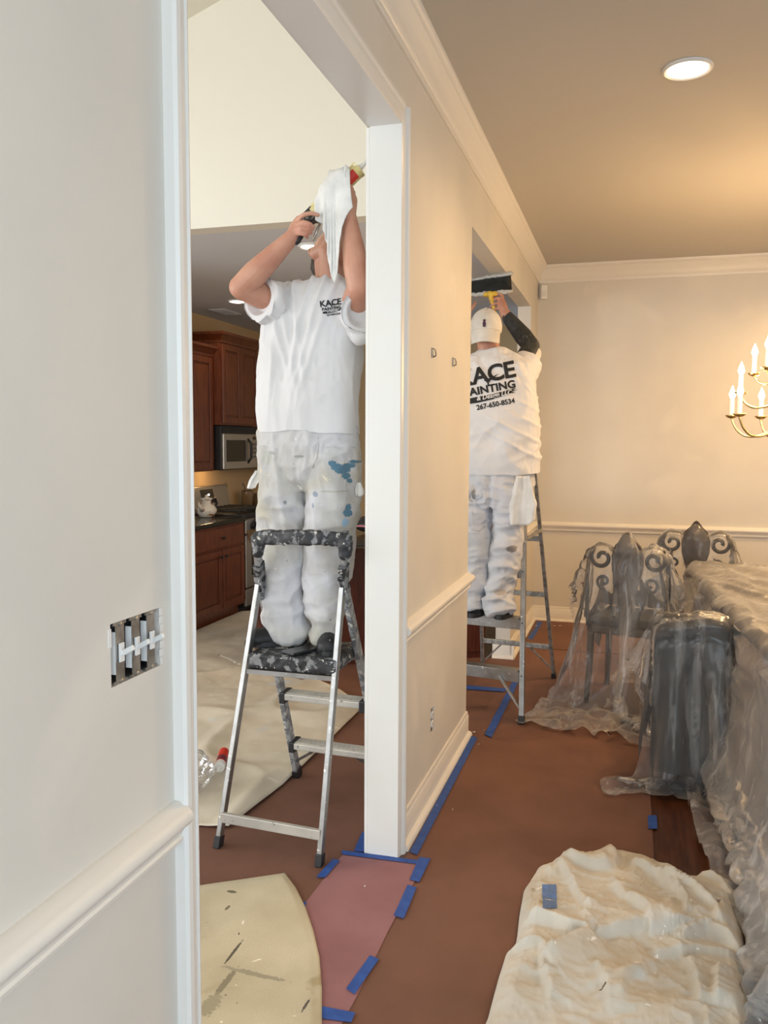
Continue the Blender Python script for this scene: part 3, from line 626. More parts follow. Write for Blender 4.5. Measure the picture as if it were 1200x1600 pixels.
wall_cab(-2.83, 7.635, 8.55, 1.29, 2.33, 'cherry wall cabinet beyond the microwave, behind the painter', 2)
o = thing('wall_outlet', (XW, 7.72, 1.02), 'small outlet on the tan kitchen backsplash', 'outlet')
obj('plate', bbox((XW+.003, 7.72, 1.08), (.006, .07, .115), .002), M('outlet_plate_tan', lin((190, 160, 120)), .5), o)
for dz in (-.022, .022): obj('receptacle', bbox((XW+.007, 7.72, 1.08+dz), (.004, .03, .03), .002), DARKV, o)
point('microwave_task_light', (-2.95, 7.2, 1.27), 2.2, WARM, .05)
# teapot, jars, cup
t = thing('teapot', (-2.80, 6.67, .885), 'round white teapot with painted flowers and dark handle', 'teapot')
tx, ty = -2.80, 6.67
obj('body', lathe([(.05, .886), (.062, .892), (.088, .93), (.090, .955), (.07, .99), (.042, 1.01), (.040, 1.035), (.055, 1.05), (.052, 1.056), (.02, 1.06), (.01, 1.075), (.012, 1.085), (.002, 1.09)], (tx, ty, 0), 24), M('glazed_teapot', (.80, .77, .70), .2, spots=((22, .62, .66, lin((150, 90, 60))),)), t, smooth=True)
obj('handle', tube([(tx+.02, ty+.055, 1.03), (tx+.02, ty+.12, 1.045), (tx+.02, ty+.15, 1.00), (tx+.02, ty+.12, .955), (tx+.015, ty+.085, .94)], .013, 8), BLACKP, t, smooth=True)
obj('spout', tube([(tx, ty-.08, .95), (tx, ty-.12, .985), (tx, ty-.145, 1.03)], [.02, .014, .010], 8), bpy.data.materials['glazed_teapot'], t, smooth=True)
obj('lid_knob', ell((tx, ty, 1.092), (.012, .012, .012), n=8), BLACKP, t, smooth=True)
GL = M('tan_glass_jar', lin((150, 124, 92)), .15, alpha=.8)
j = thing('pitcher', (-3.02, 7.95, .885), 'tan glass pitcher with tall curved handles behind the range', 'pitcher')
o = obj('countertop', bbox(((XW+XB)/2+.01, 8.08, .865), (XB-XW+.04, .92, .04), .008), GRANITE); tag(o, 'black granite countertop on the far side of the range', 'countertop')
c = thing('base_cabinet', (-2.85, 8.08, 0), 'cherry base cabinet on the far side of the range', 'cabinet')
obj('body', lohi((XW, 7.62, 0), (XB, 8.54, .845)), CHERRY, c); panel_door(XB, 7.64, 8.07, .13, .825, CHERRY, c); panel_door(XB, 8.08, 8.52, .13, .825, CHERRY, c)
obj('body', lathe([(.05, .886), (.055, .89), (.062, 1.04), (.060, 1.05), (.055, 1.04), (.05, .90)], (-3.02, 7.95, 0), 20), GL, j, smooth=True)
for s in (-1, 1): obj('handle', tube([(-3.02, 7.95+s*.055, 1.02), (-3.02, 7.95+s*.065, 1.10), (-3.02, 7.95+s*.095, 1.125), (-3.02, 7.95+s*.12, 1.10)], .006, 6), STEEL, j, smooth=True)
j = thing('jar', (-2.98, 8.12, .885), 'squat tan glass jar beside the pitcher', 'jar')
obj('body', lathe([(.05, .886), (.056, .89), (.056, .98), (.045, .99), (.045, 1.0), (.001, 1.0)], (-2.98, 8.12, 0), 20), GL, j, smooth=True)
obj('lid', lathe([(.048, 1.0), (.048, 1.015), (.001, 1.018)], (-2.98, 8.12, 0), 20), M('jar_lid', lin((170, 140, 110)), .5), j, angle=40)
b = at(400, 815, 6.4); b[0] = -2.25
# island with overhanging counter
a0 = np.array([-1.60, 5.167]); u = np.array([.879, .477]); nrm = np.array([.477, -.879]); Lp = 1.62; ang = math.atan2(u[1], u[0])
isl = thing('kitchen_island', (*(a0+u*.8-nrm*.3), 0), 'dark cherry island back panel under an overhanging dark counter', 'island')
ce = a0+u*Lp/2-nrm*.30
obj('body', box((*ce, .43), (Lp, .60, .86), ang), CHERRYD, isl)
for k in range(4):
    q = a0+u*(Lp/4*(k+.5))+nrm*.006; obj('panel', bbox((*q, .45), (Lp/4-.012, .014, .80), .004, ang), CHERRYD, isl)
ce2 = a0+u*(Lp/2)-nrm*.12
ct = obj('island_counter', bbox((*ce2, .880), (Lp+.1, .98, .04), .008, ang), M('brown_granite', lin((112, 96, 72)), .12, col2=lin((60, 50, 38)), nscale=40, nmix=(.45, .7)))
tag(ct, 'polished brown granite counter on the dark cherry island', 'countertop')
q = fl(569, 850, .905); o = obj('black_folder', bbox((q[0]-.0, q[1]+.05, .9065), (.36, .26, .012), .003, ang), BLACKP); tag(o, 'flat black folder lying on the island counter', 'folder')
q = fl(574, 833, .905); o = thing('black_bag', (q[0], q[1], .90), 'small rounded black bag with pink strap on the island', 'bag')
obj('body', remesh(cat(ell((q[0]+.04, q[1]+.05, .96), (.16, .10, .06)), ell((q[0]+.05, q[1]+.05, .985), (.14, .08, .05))), .012, 3), BLACKP, o, smooth=True)
obj('strap', tube([(q[0]-.10, q[1]-.045, .955), (q[0]-.03, q[1]-.058, .96), (q[0]+.05, q[1]-.062, .957), (q[0]+.12, q[1]-.06, .96)], .008, 6), M('pink_strap', lin((190, 120, 130)), .6), o, smooth=True)
o = thing('oven_mitt', (-2.47, 7.06, .70), 'blue and yellow oven mitt hanging on the range front', 'oven mitt')
obj('mitt', remesh(cat(ell((-2.47, 7.06, .77), (.022, .075, .075)), ell((-2.47, 7.10, .82), (.02, .05, .05))), .008, 3), M('blue_mitt', lin((36, 48, 140)), .8), o, smooth=True)
obj('cuff', bbox((-2.465, 7.12, .845), (.05, .07, .03), .008), M('yellow_cuff', lin((210, 180, 40)), .8), o)
# ------------------------------------------------------------------ platform step ladder
def rail(name, pts, w, h, mat, parent, wall=True):
    """channel-section rail: web and two flanges"""
    a, b = [np.array(p, float) for p in pts]
    t = (b-a)/np.linalg.norm(b-a); x = np.cross(t, np.array([1., 0, 0])); x /= np.linalg.norm(x); s = np.array([1., 0, 0]); s = s-t*(s@t); s /= np.linalg.norm(s)
    prof = [(-h/2, -w/2), (h/2, -w/2), (h/2, w/2), (-h/2, w/2)]
    return obj(name, bev((np.array([p+x*u+s*v for p in (a, b) for u, v in prof]), BF), .003), mat, parent)
L1 = thing('platform_ladder', (-.43, 3.15, 0), 'paint-splattered aluminium platform stepladder under the caulking painter', 'ladder')
ZP = .737
nl, nr = np.array([-.672, 2.795, 0]), np.array([-.249, 2.775, 0]); flt, frt = np.array([-.640, 3.52, 0]), np.array([-.205, 3.50, 0])
hl, hr = np.array([-.592, 3.02, 1.02]), np.array([-.236, 3.00, 1.03])
tl, tr = np.array([-.548, 2.90, 1.165]), np.array([-.190, 2.88, 1.175])
for a, b in ((nl, hl), (nr, hr)):
    rail('rear_leg', (a+(b-a)*.03, b), .019, .034, ALU, L1)
    f = obj('foot', bev(bar(a+(b-a)*.0005, a+(b-a)*.045, .026, .042, (0, 1, 0)), .004), BLACKP, L1)
for a, b, c in ((flt, hl, tl), (frt, hr, tr)):
    rail('front_rail', (a+(b-a)*.03, b), .022, .045, SPLAT2, L1)
    rail('hand_rail', (b, c), .022, .036, SPLAT2, L1)
    obj('foot', bev(bar(a+(b-a)*.0005, a+(b-a)*.05, .030, .05, (0, 1, 0)), .004), BLACKP, L1)
    d = (c-b)/np.linalg.norm(c-b); e = (a-b)/np.linalg.norm(a-b)
    h = obj('hinge_bracket', remesh(cat(bar(b-d*.02, b+d*.085, .032, .046, (0, 1, 0)), bar(b, b+e*.06+np.array([0, -.012, 0]), .030, .06, (0, 1, 0))), .005, 3), SPLAT, L1, smooth=True)
    for k in (.015, .055): obj('rivet', lathe([(.006, 0), (.005, .004), (.001, .005)], b+d*k+np.array([0, -.024, 0]), 8, axis=(0, -1, 0)), ALU, h)
# top tray / handle
tm = (tl+tr)/2
def tray(V, N):
    return V+N*(.004*fbm(V*40, 2))[:, None]
xs = np.linspace(-.02, 1.02, 9); pts = [tl+(tr-tl)*s+np.array([0, .035*math.cos(math.pi*(s-.5))*-1+.02, .022+.008*math.sin(math.pi*s)]) for s in xs]
obj('top_handle', remesh(cat(*[bar(pts[i], pts[i+1]+(pts[i+1]-pts[i])*.1, .045, .055) for i in range(8)], cap_(tl+np.array([0, .01, -.035]), tl+np.array([0, .01, .02]), .024, .026), cap_(tr+np.array([0, .01, -.035]), tr+np.array([0, .01, .02]), .024, .026)), .006, 3, tray), SPLAT, L1, smooth=True)
# platform
xl, xr = -.592, -.238
def bumpy(V, N): return V+N*(.0025*fbm(V*45, 2))[:, None]
obj('platform', remesh(cat(bbox(((xl+xr)/2, 3.065, ZP-.02), (xr-xl+.01, .30, .04), .01), bbox(((xl+xr)/2, 2.918, ZP-.03), (xr-xl+.012, .02, .06), .008), bbox((xl+.006, 3.06, ZP-.027), (.02, .28, .054), .008), bbox((xr-.006, 3.06, ZP-.027), (.02, .28, .054), .008)), .006, 2, bumpy), SPLAT, L1, smooth=True)
obj('platform_bar', bar((xl-.008, 2.922, ZP-.072), (xr+.008, 2.922, ZP-.072), .024, .018), ALU, L1)
def on_rail(a, b, z): return a+(b-a)*(z/b[2])
for z in (.463, .198):
    p, q = on_rail(flt, hl, z), on_rail(frt, hr, z)
    s = obj('step', bev(bar(p+np.array([.012, 0, 0]), q-np.array([.012, 0, 0]), .085, .028), .004), ALUW, L1)
    for e, sg in ((p, 1), (q, -1)): obj('step_bracket', bev(lohi(e+np.array([sg*.004, -.045, -.03]), e+np.array([sg*.030, .045, .018])), .004), BLACKP, s)
    for k in range(5): obj('tread_rib', bar(p+np.array([.03, -.03+.015*k, .0155]), q+np.array([-.03, -.03+.015*k, .0155]), .004, .003), ALUW, s)
obj('rear_crossbar', bev(bar(on_rail(nl, hl, .118)+np.array([0, -.014, 0]), on_rail(nr, hr, .115)+np.array([0, -.014, 0]), .018, .038), .003), ALUW, L1)
p = on_rail(flt, hl, .09); q = on_rail(flt, hl, .198)+np.array([.13, 0, -.012]); obj('brace', tube([p, q], .007, 6), ALU, L1)
p = on_rail(frt, hr, .09); q = on_rail(frt, hr, .198)+np.array([-.13, 0, -.012]); obj('brace', tube([p, q], .007, 6), ALU, L1)
for x in (xl+.01, xr-.01): obj('platform_link', bar((x, 3.17, ZP-.05), (x, 3.03, ZP-.03), .006, .025), ALU, L1)
ph = at(478, 1004, 3.02)
o = thing('phone', (ph[0], 2.99, ZP), 'black mobile phone lying on the ladder platform between the shoes', 'phone')
obj('case', bbox((ph[0]-.005, 2.99, ZP+.008), (.075, .145, .009), .003, -.5), BLACKP, o); obj('screen', bbox((ph[0]-.005, 2.99, ZP+.0130), (.068, .135, .001), .0003, -.5), DGLASS, o)
# ------------------------------------------------------------------ tall A-frame stepladder
L2 = thing('step_ladder', (.05, 5.05, 0), 'tall aluminium stepladder carrying the painter with the white cap', 'ladder')
fr_, fl_ = np.array([.262, 4.57, 0]), np.array([-.215, 4.66, 0]); rr_, rl_ = np.array([.352, 5.55, 0]), np.array([-.135, 5.615, 0])
ft_r, ft_l = np.array([.200, 5.03, 1.43]), np.array([-.115, 5.06, 1.43]); rt_r, rt_l = np.array([.245, 5.10, 1.43]), np.array([-.11, 5.14, 1.43])
for a, b in ((fr_, ft_r), (fl_, ft_l)):
    rl = rail('front_rail', (a+(b-a)*.02, b), .026, .062, ALU, L2); obj('foot', bev(bar(a, a+(b-a)*.03, .034, .07, (0, 1, 0)), .004), BLACKP, L2)
for a, b in ((rr_, rt_r), (rl_, rt_l)):
    rail('rear_rail', (a+(b-a)*.02, b), .022, .032, GALV, L2); obj('foot', bev(bar(a, a+(b-a)*.03, .030, .04, (0, 1, 0)), .004), BLACKP, L2)
def onr(a, b, z): return a+(b-a)*(z/b[2])
for k, z in enumerate((.275, .555, .835, 1.11)):
    p, q = onr(fl_, ft_l, z), onr(fr_, ft_r, z); u_ = (q-p)/np.linalg.norm(q-p)
    s = obj('step', cat(bev(bar(p+u_*.013, q-u_*.013, .075, .014), .002), bev(bar(p+u_*.013+np.array([0, -.034, -.03]), q-u_*.013+np.array([0, -.034, -.03]), .008, .056), .002)), ALU, L2)
    for e in (p, q): obj('rivet', lathe([(.006, 0), (.005, .003), (.001, .004)], e+np.array([0, -.036, -.02]), 8, axis=(0, -1, 0)), DARKV, s)
for z in (.225, .59, .96):
    p, q = onr(rl_, rt_l, z), onr(rr_, rt_r, z); obj('rear_rung', bev(bar(p, q, .022, .032), .003), GALV, L2)
for (a, b, sg) in ((fr_, ft_r, -1), (fl_, ft_l, 1)):
    p = onr(a, b, .09)+np.array([sg*.012, -.02, 0]); q = onr(a, b, .25)+np.array([sg*.13, -.02, 0]); obj('brace', bar(p, q, .012, .022, (0, 1, 0)), ALU, L2)
for (a, b, sg) in ((rr_, rt_r, -1), (rl_, rt_l, 1)):
    p = onr(a, b, .06); q = onr(a, b, .215)+np.array([sg*.14, 0, 0]); obj('brace', bar(p, q, .010, .016, (0, 1, 0)), GALV, L2)
obj('spreader', cat(bar(onr(fr_, ft_r, 1.0)+np.array([.016, 0, 0]), onr(rr_, rt_r, 1.02)+np.array([.01, 0, 0]), .006, .022)), GALV, L2)
obj('spreader', cat(bar(onr(fl_, ft_l, 1.0)-np.array([.016, 0, 0]), onr(rl_, rt_l, 1.02)-np.array([.01, 0, 0]), .006, .022)), GALV, L2)
obj('top_cap', remesh(bbox((.055, 5.08, 1.445), (.42, .17, .05), .012, -.09), .008, 2), GALV, L2, smooth=True)
lb = onr(fr_, ft_r, .98); obj('size_label', bar(onr(fr_, ft_r, .93)+np.array([.0135, -.01, 0]), onr(fr_, ft_r, 1.02)+np.array([.0135, -.01, 0]), .001, .03), WHITE, L2)
# ------------------------------------------------------------------ people
def ringpx(l, r, y, Y, dep, n=40, ys=0., pw=2.3):
    a = at(l, y, Y); b = at(r, y, Y); c = (a+b)/2+np.array([0, ys, 0]); hw = np.linalg.norm(b-a)/2
    an = np.linspace(0, 2*math.pi, n, endpoint=False); co, si = np.cos(an), np.sin(an)
    return c+np.outer(np.sign(co)*np.abs(co)**(2/pw)*hw, [1, 0, 0])+np.outer(np.sign(si)*np.abs(si)**(2/pw)*dep, [0, 1, 0])
def ring3(c, hw, dep, n=40, pw=2.3, tilt=None):
    an = np.linspace(0, 2*math.pi, n, endpoint=False); co, si = np.cos(an), np.sin(an)
    L = np.stack([np.sign(co)*np.abs(co)**(2/pw)*hw, np.sign(si)*np.abs(si)**(2/pw)*dep, np.zeros(n)], 1)
    return np.array(c, float)+(L if tilt is None else L@np.array(tilt).T)
def hand(wrist, palm, dirs, side, knuck, rp=.028, lens=(.085, .095, .09, .07), curl=None, thumb=None):
    """palm and five fingers; knuck = four knuckle points, curl = list of polylines of each finger"""
    parts = [chain([wrist, (np.array(wrist)+np.array(palm))/2, palm], [.026, rp, rp])]
    for k, poly in enumerate(curl):
        r = (.0098, .0100, .0096, .0085)[k] if k < 4 else .0115
        parts.append(cap_(palm, poly[0], rp*.75, r*1.1)); parts.append(chain(poly, np.linspace(r, r*.82, len(poly))))
    return cat(*parts)
def axes(fwd, up):
    f = np.array(fwd, float); f /= np.linalg.norm(f); s = np.cross(f, np.array(up, float)); s /= np.linalg.norm(s); u = np.cross(s, f); return np.stack([s, f, u])   # rows: side, forward, up
def head(c, A, hh=.118):
    """head volume in local axes A (side, forward, up)"""
    c = np.array(c, float); g = lambda s, f, u: c+s*A[0]+f*A[1]+u*A[2]
    P = [ell(g(0, -.012, .025), (.076, .094, .092), A), ell(g(0, .032, -.035), (.058, .058, .082), A), cap_(g(0, .045, -.095), g(0, .068, -.092), .034, .024),
         cap_(g(-.048, .01, -.065), g(0, .062, -.10), .028, .020), cap_(g(.048, .01, -.065), g(0, .062, -.10), .028, .020),
         cap_(g(0, .085, .012), g(0, .108, -.026), .009, .014), cap_(g(-.011, .097, -.032), g(.011, .097, -.032), .010, .010),
         cap_(g(-.034, .077, .022), g(.034, .077, .022), .013, .013), cap_(g(-.020, .086, -.058), g(.020, .086, -.058), .008, .008), cap_(g(-.017, .084, -.068), g(.017, .084, -.068), .008, .008),
         ell(g(-.030, .070, .002), (.014, .012, .011), A), ell(g(.030, .070, .002), (.014, .012, .011), A)]
    for s in (-1, 1):
        P.append(ell(g(s*.079, -.008, -.004), (.010, .018, .031), A)); P.append(cap_(g(s*.084, -.018, .014), g(s*.083, .004, -.028), .007, .008))
    return cat(*P), g
def folds(V, N, amp, sc, seed=0., warp=1.):
    w = np.stack([vnoise(V*3+seed), vnoise(V*3+seed+9), vnoise(V*3+seed+21)], 1)*.10*warp
    return amp*ridge((V+w)*np.array(sc)+seed)
def cut(V, c, ax, R, depth=.035, rim=.010):
    """flatten the end of a sleeve to an open rim"""
    c = np.array(c, float); ax = np.array(ax, float)/np.linalg.norm(ax); D = V-c; d = D@ax; rad = np.linalg.norm(D-np.outer(d, ax), axis=1)
    k = (d > 0) & (rad < R*1.42) & (d < .14); V = V.copy(); V[k] -= np.outer(d[k], ax)
    V[k] -= np.outer(depth*np.clip((R-rim-rad[k])/.022, 0, 1), ax); return V
def cutz(V, c, z, hw, dep, depth=.05, rim=.90):
    V = V.copy(); z = np.broadcast_to(z, (len(V),)); k = (V[:, 2] < z) & (np.abs(V[:, 0]-c[0]) < hw*1.3); V[k, 2] = z[k]
    rr = np.sqrt(((V[:, 0]-c[0])/hw)**2+((V[:, 1]-c[1])/dep)**2); V[k, 2] += depth*np.clip((rim-rr[k])/.10, 0, 1); return V
# ================================================================== painter with the caulking gun
def painter_caulk():
    YT = 3.19
    shirt_parts = [ring_loft([ringpx(l, r, y, YT+ys, d, pw=2.6) for l, r, y, d, ys in (
        (411, 558, 681, .130, -.03), (408, 557, 662, .135, -.03), (406, 556, 640, .138, -.03), (408, 557, 605, .138, -.02), (413, 559, 560, .136, -.005), (417, 562, 520, .130, .0), (420, 566, 490, .122, .0), (426, 567, 468, .105, .0), (440, 560, 454, .085, .0), (468, 549, 445, .066, .0), (486, 546, 441, .058, .0))]),
        chain([at(446, 478, 3.18), at(424, 474, 3.10), at(396, 462, 3.02)], [.082, .078, .076]),
        chain([at(548, 486, 3.18), at(560, 490, 3.10), at(568, 486, 3.00)], [.080, .072, .066]),
        chain([at(556, 505, 3.14), at(563, 520, 3.10)], [.055, .036])]
    zh = at(480, 679, YT)[2]; zc = at(510, 450, YT)[2]
    ctr = at(487, 560, YT)
    def fold_shirt(V, N):
        t = np.clip((V[:, 2]-zh)/(zc-zh), 0, 1); x = V[:, 0]-ctr[0]
        d = folds(V, N, .011, (10, 8, 2.2), 3.1)+folds(V, N, .006, (20, 14, 5), 8.2)+folds(V, N, .0025, (45, 30, 14), 1.2)
        # drape lines falling from both shoulders to the belly
        for s, sh in ((1, .13), (-1, .14)):
            for k, o in enumerate((.0, .045, .10)):
                line = s*(sh-o)-s*(1-t)*(.16-.5*o); d += .011*np.exp(-((x-line)/.012)**2)*np.clip(t*1.5-.15, 0, 1)*(V[:, 1] < YT)
        d *= .30+.70*np.clip(t*2.5, 0, 1)
        pc = at(527, 483, 3.07); d *= 1-.8*np.exp(-(((V[:, 0]-pc[0])/.075)**2+((V[:, 2]-pc[2])/.07)**2))*(V[:, 1] < YT)
        V = V+N*d[:, None]
        V = cut(V, at(404, 466, 3.05), at(404, 466, 3.05)-at(440, 477, 3.165), .078)
        V = cut(V, at(566, 488, 3.045), at(566, 488, 3.045)-at(552, 487, 3.16), .070)
        c_ = at(484.5, 676, YT-.03); w_ = .012*vnoise(np.c_[V[:, :2]*9, np.zeros(len(V))])
        return cutz(V, c_, c_[2]+w_, .192, .135)
    body_parts = []; A = axes((.30, -.42, .86), (-.1, .75, .45))
    hc = at(517, 396, 3.245); hd, g = head(hc, A); body_parts.append(hd)
    body_parts.append(chain([at(516, 470, 3.20), at(517, 440, 3.20), hc+A[2]*-.03+np.array([0, -.01, -.03])], [.075, .060, .058]))
    body_parts.append(cap_(at(516, 445, 3.165), g(0, .045, -.085), .045, .034))
    body_parts.append(ring_loft([ringpx(l, r, y, YT, d) for l, r, y, d in ((425, 545, 690, .10), (425, 548, 600, .11), (432, 552, 520, .105), (440, 555, 480, .09), (470, 545, 456, .06))]))
    for l, r in ((415, 475), (490, 545)): body_parts.append(chain([at((l+r)/2, 690, YT), at((l+r)/2, 860, 3.15), at((l+r)/2+2, 992, 3.13)], [.085, .06, .04]))
    # his right arm (elbow out towards the kitchen)
    sh, el, wr = at(440, 470, 3.17), at(377, 449, 3.00), at(455, 372, 2.99)
    body_parts += [chain([sh, (sh+el)/2, el], [.060, .058, .047]), chain([el, el+(wr-el)*.28, el+(wr-el)*.65, wr], [.046, .050, .040, .029])]
    # gun frame points
    g0, g1 = at(489, 335, 3.03), at(561, 264, 3.075); ga = (g1-g0)/np.linalg.norm(g1-g0); gs = np.array([0, -1., 0]); gs = gs-ga*(gs@ga); gs /= np.linalg.norm(gs); gd = np.cross(ga, gs); gd = gd if gd[2] < 0 else -gd
    h0 = at(486, 338, 3.02); h1 = at(468, 369, 3.00)
    pl = at(464, 357, 2.995)
    def q(x, y, Y): return at(x, y, Y)
    body_parts.append(hand(wr, pl, None, 1, None, .027, curl=[
        [q(464, 344, 2.985), q(474, 336, 2.965), q(486, 333, 2.965), q(497, 336, 2.98)],
        [q(466, 351, 2.975), q(474, 347, 2.955), q(484, 350, 2.955), q(490, 356, 2.975)],
        [q(465, 358, 2.972), q(472, 356, 2.953), q(481, 359, 2.956), q(486, 364, 2.975)],
        [q(464, 365, 2.975), q(470, 365, 2.960), q(477, 367, 2.962), q(480, 371, 2.978)],
        [q(458, 352, 3.015), q(466, 341, 3.045), q(477, 338, 3.05)]]))
    # his left arm, hand under the barrel
    sh2, el2, wr2 = at(553, 492, 3.17), at(561, 449, 3.02), at(545, 338, 3.03)
    body_parts += [chain([sh2, (sh2+el2)/2, el2], [.058, .056, .046]), chain([el2, el2+(wr2-el2)*.28, el2+(wr2-el2)*.65, wr2], [.045, .049, .039, .029])]
    bm_ = g0+(g1-g0)*.56; up_ = -gd
    pl2 = bm_+gd*.045+np.array([.015, 0, -.012])
    cu = []
    for k, s in enumerate((.030, .010, -.010, -.028)):
        b0 = bm_+ga*s
        cu.append([b0+gd*.044+gs*.02, b0+gd*.030+gs*.038, b0+gs*.042-gd*.002, b0-gd*.026+gs*.030])
    cu.append([bm_+ga*.03+gd*.04-gs*.02, bm_+ga*.035+gd*.02-gs*.040, bm_+ga*.04-gd*.008-gs*.040])
    body_parts.append(hand(wr2, pl2, None, 1, None, .027, curl=cu))
    V, F = remesh(cat(*body_parts), .0042, 5, None, .5)
    base = at(480, 1000, 3.10); base[2] = ZP
    P = obj('person', (V, F), SKIN, smooth=True)
    tag(P, 'person in white painter clothes looking up and holding a caulking gun overhead', 'person')
    # hair
    hp = [ell(hc+A[1]*-.022+A[2]*.036, (.080, .092, .090), A), ell(hc+A[1]*-.05+A[2]*-.01, (.074, .062, .085), A)]
    Vh, Fh = remesh(cat(*hp), .006, 2, lambda v, n: v+n*(.003*fbm(v*60, 2))[:, None])
    obj('hair', (Vh, Fh), HAIR, P, smooth=True)
    sv, sf = remesh(cat(*shirt_parts), .006, 5, fold_shirt)
    S = obj('shirt', (sv, sf), SHIRT, P, smooth=True); S['label'] = 'white cotton T-shirt with black chest print'
    col = at(516, 449, 3.12); an = np.linspace(0, 2*math.pi, 36, endpoint=False); nc = (at(487, 443, YT)+at(547, 443, YT))/2
    hw = np.linalg.norm(at(487, 443, YT)-at(547, 443, YT))/2
    obj('collar', tube([nc+np.array([hw*math.cos(a), .066*math.sin(a), -.006+.026*math.sin(a)]) for a in an], .008, 8, closed=True), SHIRT, S, smooth=True)
    # trousers
    lr = lambda rows: ring_loft([ringpx(l, r, y, Y, d, pw=2.2) for l, r, y, Y, d in rows])
    left = ((412, 478, 700, 3.16, .122), (409, 485, 735, 3.16, .130), (409, 482, 770, 3.155, .118), (411, 480, 805, 3.15, .105), (413, 478, 845, 3.14, .092), (415, 474, 880, 3.135, .086), (418, 469, 915, 3.13, .082), (420, 468, 945, 3.125, .082), (421, 473, 968, 3.12, .088), (427, 474, 984, 3.115, .084), (434, 470, 995, 3.11, .068))
    right = ((484, 556, 700, 3.16, .122), (481, 557, 735, 3.16, .130), (484, 556, 770, 3.155, .118), (484, 555, 805, 3.15, .105), (485, 552, 845, 3.14, .094), (484, 545, 880, 3.135, .088), (482, 539, 915, 3.13, .084), (484, 536, 945, 3.125, .082), (488, 531, 968, 3.12, .080), (491, 529, 984, 3.115, .076), (493, 525, 995, 3.11, .062))
    hipr = lr(((413, 555, 668, 3.16, .120), (410, 557, 700, 3.16, .128), (409, 558, 725, 3.16, .132), (416, 551, 745, 3.16, .12), (440, 525, 765, 3.17, .09)))
    zk = at(450, 995, 3.11)[2]
    def fold_tr(V, N):
        z = V[:, 2]-zk; lo = np.exp(-np.clip(z, 0, 9)/.10)
        d = folds(V, N, .012, (8, 8, 4.0), 5.5, 2)+folds(V, N, .008, (14, 14, 10), 1.7, 2)+folds(V, N, .0035, (34, 34, 22), 3.7)+lo*folds(V, N, .022, (5, 5, 22), 2.2)
        xm = at(482, 800, 3.15)[0]
        d += .006*np.exp(-((V[:, 0]-at(458, 850, 3.1)[0]+(V[:, 2]-1.1)*.12)/.012)**2)*(V[:, 1] < 3.12)
        d -= .004*np.exp(-((V[:, 0]-xm)/.012)**2)*(V[:, 2] > at(480, 770, 3.1)[2])*(V[:, 2] < at(480, 715, 3.1)[2])*(V[:, 1] < 3.12)
        return V+N*d[:, None]
    tv, tf = remesh(cat(lr(left), lr(right), hipr), .006, 4, fold_tr)
    pb = WL[P.name]
    st = lambda x, y, rad, c, j: (at(x, y, 3.04)-pb, rad, c, j)
    TB, TB2 = lin((92, 128, 150)), lin((150, 180, 205))
    TR = M('paint_stained_white_trousers', lin((206, 206, 210)), .9, col2=lin((182, 179, 170)), nscale=5, bump=.35, bscale=120,
        spots=((3.5, .56, .72, lin((196, 190, 172))), (8, .66, .70, lin((216, 208, 184))), (30, .735, .75, lin((120, 128, 138))), (24, .72, .74, lin((238, 236, 228)))),
        stains=[st(x, y, (rx*1.25, .2, rz_*1.25), TB, 1.0) for x, y, rx, rz_ in ((520, 724, .010, .008), (525, 730, .014, .012), (531, 735, .016, .012), (538, 728, .014, .009), (543, 722, .012, .006), (534, 744, .009, .012), (537, 752, .006, .008), (538, 795, .006, .012), (537, 803, .011, .013))]
            +[st(534, 818, (.009, .2, .016), TB2, .9), st(494, 772, (.012, .2, .010), lin((150, 158, 172)), 1.2), st(418, 716, (.028, .2, .028), lin((186, 187, 180)), 1.5), st(470, 713, (.02, .2, .005), lin((160, 162, 160)), 1.0), st(426, 708, (.015, .2, .008), lin((168, 170, 168)), 1.4), st(490, 790, (.004, .2, .010), lin((150, 158, 172)), .8), st(446, 785, (.006, .2, .008), lin((150, 154, 160)), 1.0), st(520, 768, (.05, .2, .004), lin((178, 176, 168)), .8)])
    T = obj('trousers', (tv, tf), TR, P, smooth=True); T['label'] = 'white trousers with blue and grey paint stains'
    bv = BVHTree.FromPolygons([Vector(v) for v in tv], tf)
    def onsurf(x, y, off=.004):
        o_ = at(x, y, 2.5); dr = ray(x, y); h = bv.ray_cast(Vector(o_), Vector(dr/np.linalg.norm(dr)))
        return np.array(h[0])+np.array(h[1])*off if h[0] is not None else at(x, y, 3.05)
    obj('fly_placket', tube([onsurf(x, y, .002) for x, y in ((497, 683), (497, 700), (495, 716), (488, 730))], .0025, 6), TR, T, smooth=True)
    obj('pocket_seam', tube([onsurf(x, y, .002) for x, y in ((535, 684), (541, 690), (548, 697), (554, 700))], .0022, 6), TR, T, smooth=True)
    # shoes
    for heel, toe, lab in (((456, 992, 3.125), (412, 1004, 3.05), 'l'), ((511, 990, 3.14), (513, 1006, 3.01), 'r')):
        hpt, tpt = at(*heel), at(*toe); hpt[2] = tpt[2] = ZP
        dv = (tpt-hpt); dv[2] = 0; Lh = np.linalg.norm(dv); dv /= Lh; sv_ = np.array([-dv[1], dv[0], 0]); Lh = .24; mid = (hpt+tpt)/2
        a, b = mid-dv*.082, mid+dv*.092
        up = remesh(cat(cap_(a+[0, 0, .045], b+[0, 0, .034], .042, .036), cap_(a+sv_*.01+[0, 0, .03], b+sv_*.008+[0, 0, .028], .034, .036), cap_(a-sv_*.01+[0, 0, .03], b-sv_*.008+[0, 0, .028], .034, .036), cap_(a+[0, 0, .06], a+dv*.05+[0, 0, .075], .040, .034)), .005, 4)
        up[0][:, 2] = np.maximum(up[0][:, 2], ZP+.012)
        s_ = obj('shoe', up, SHOE, P, smooth=True)
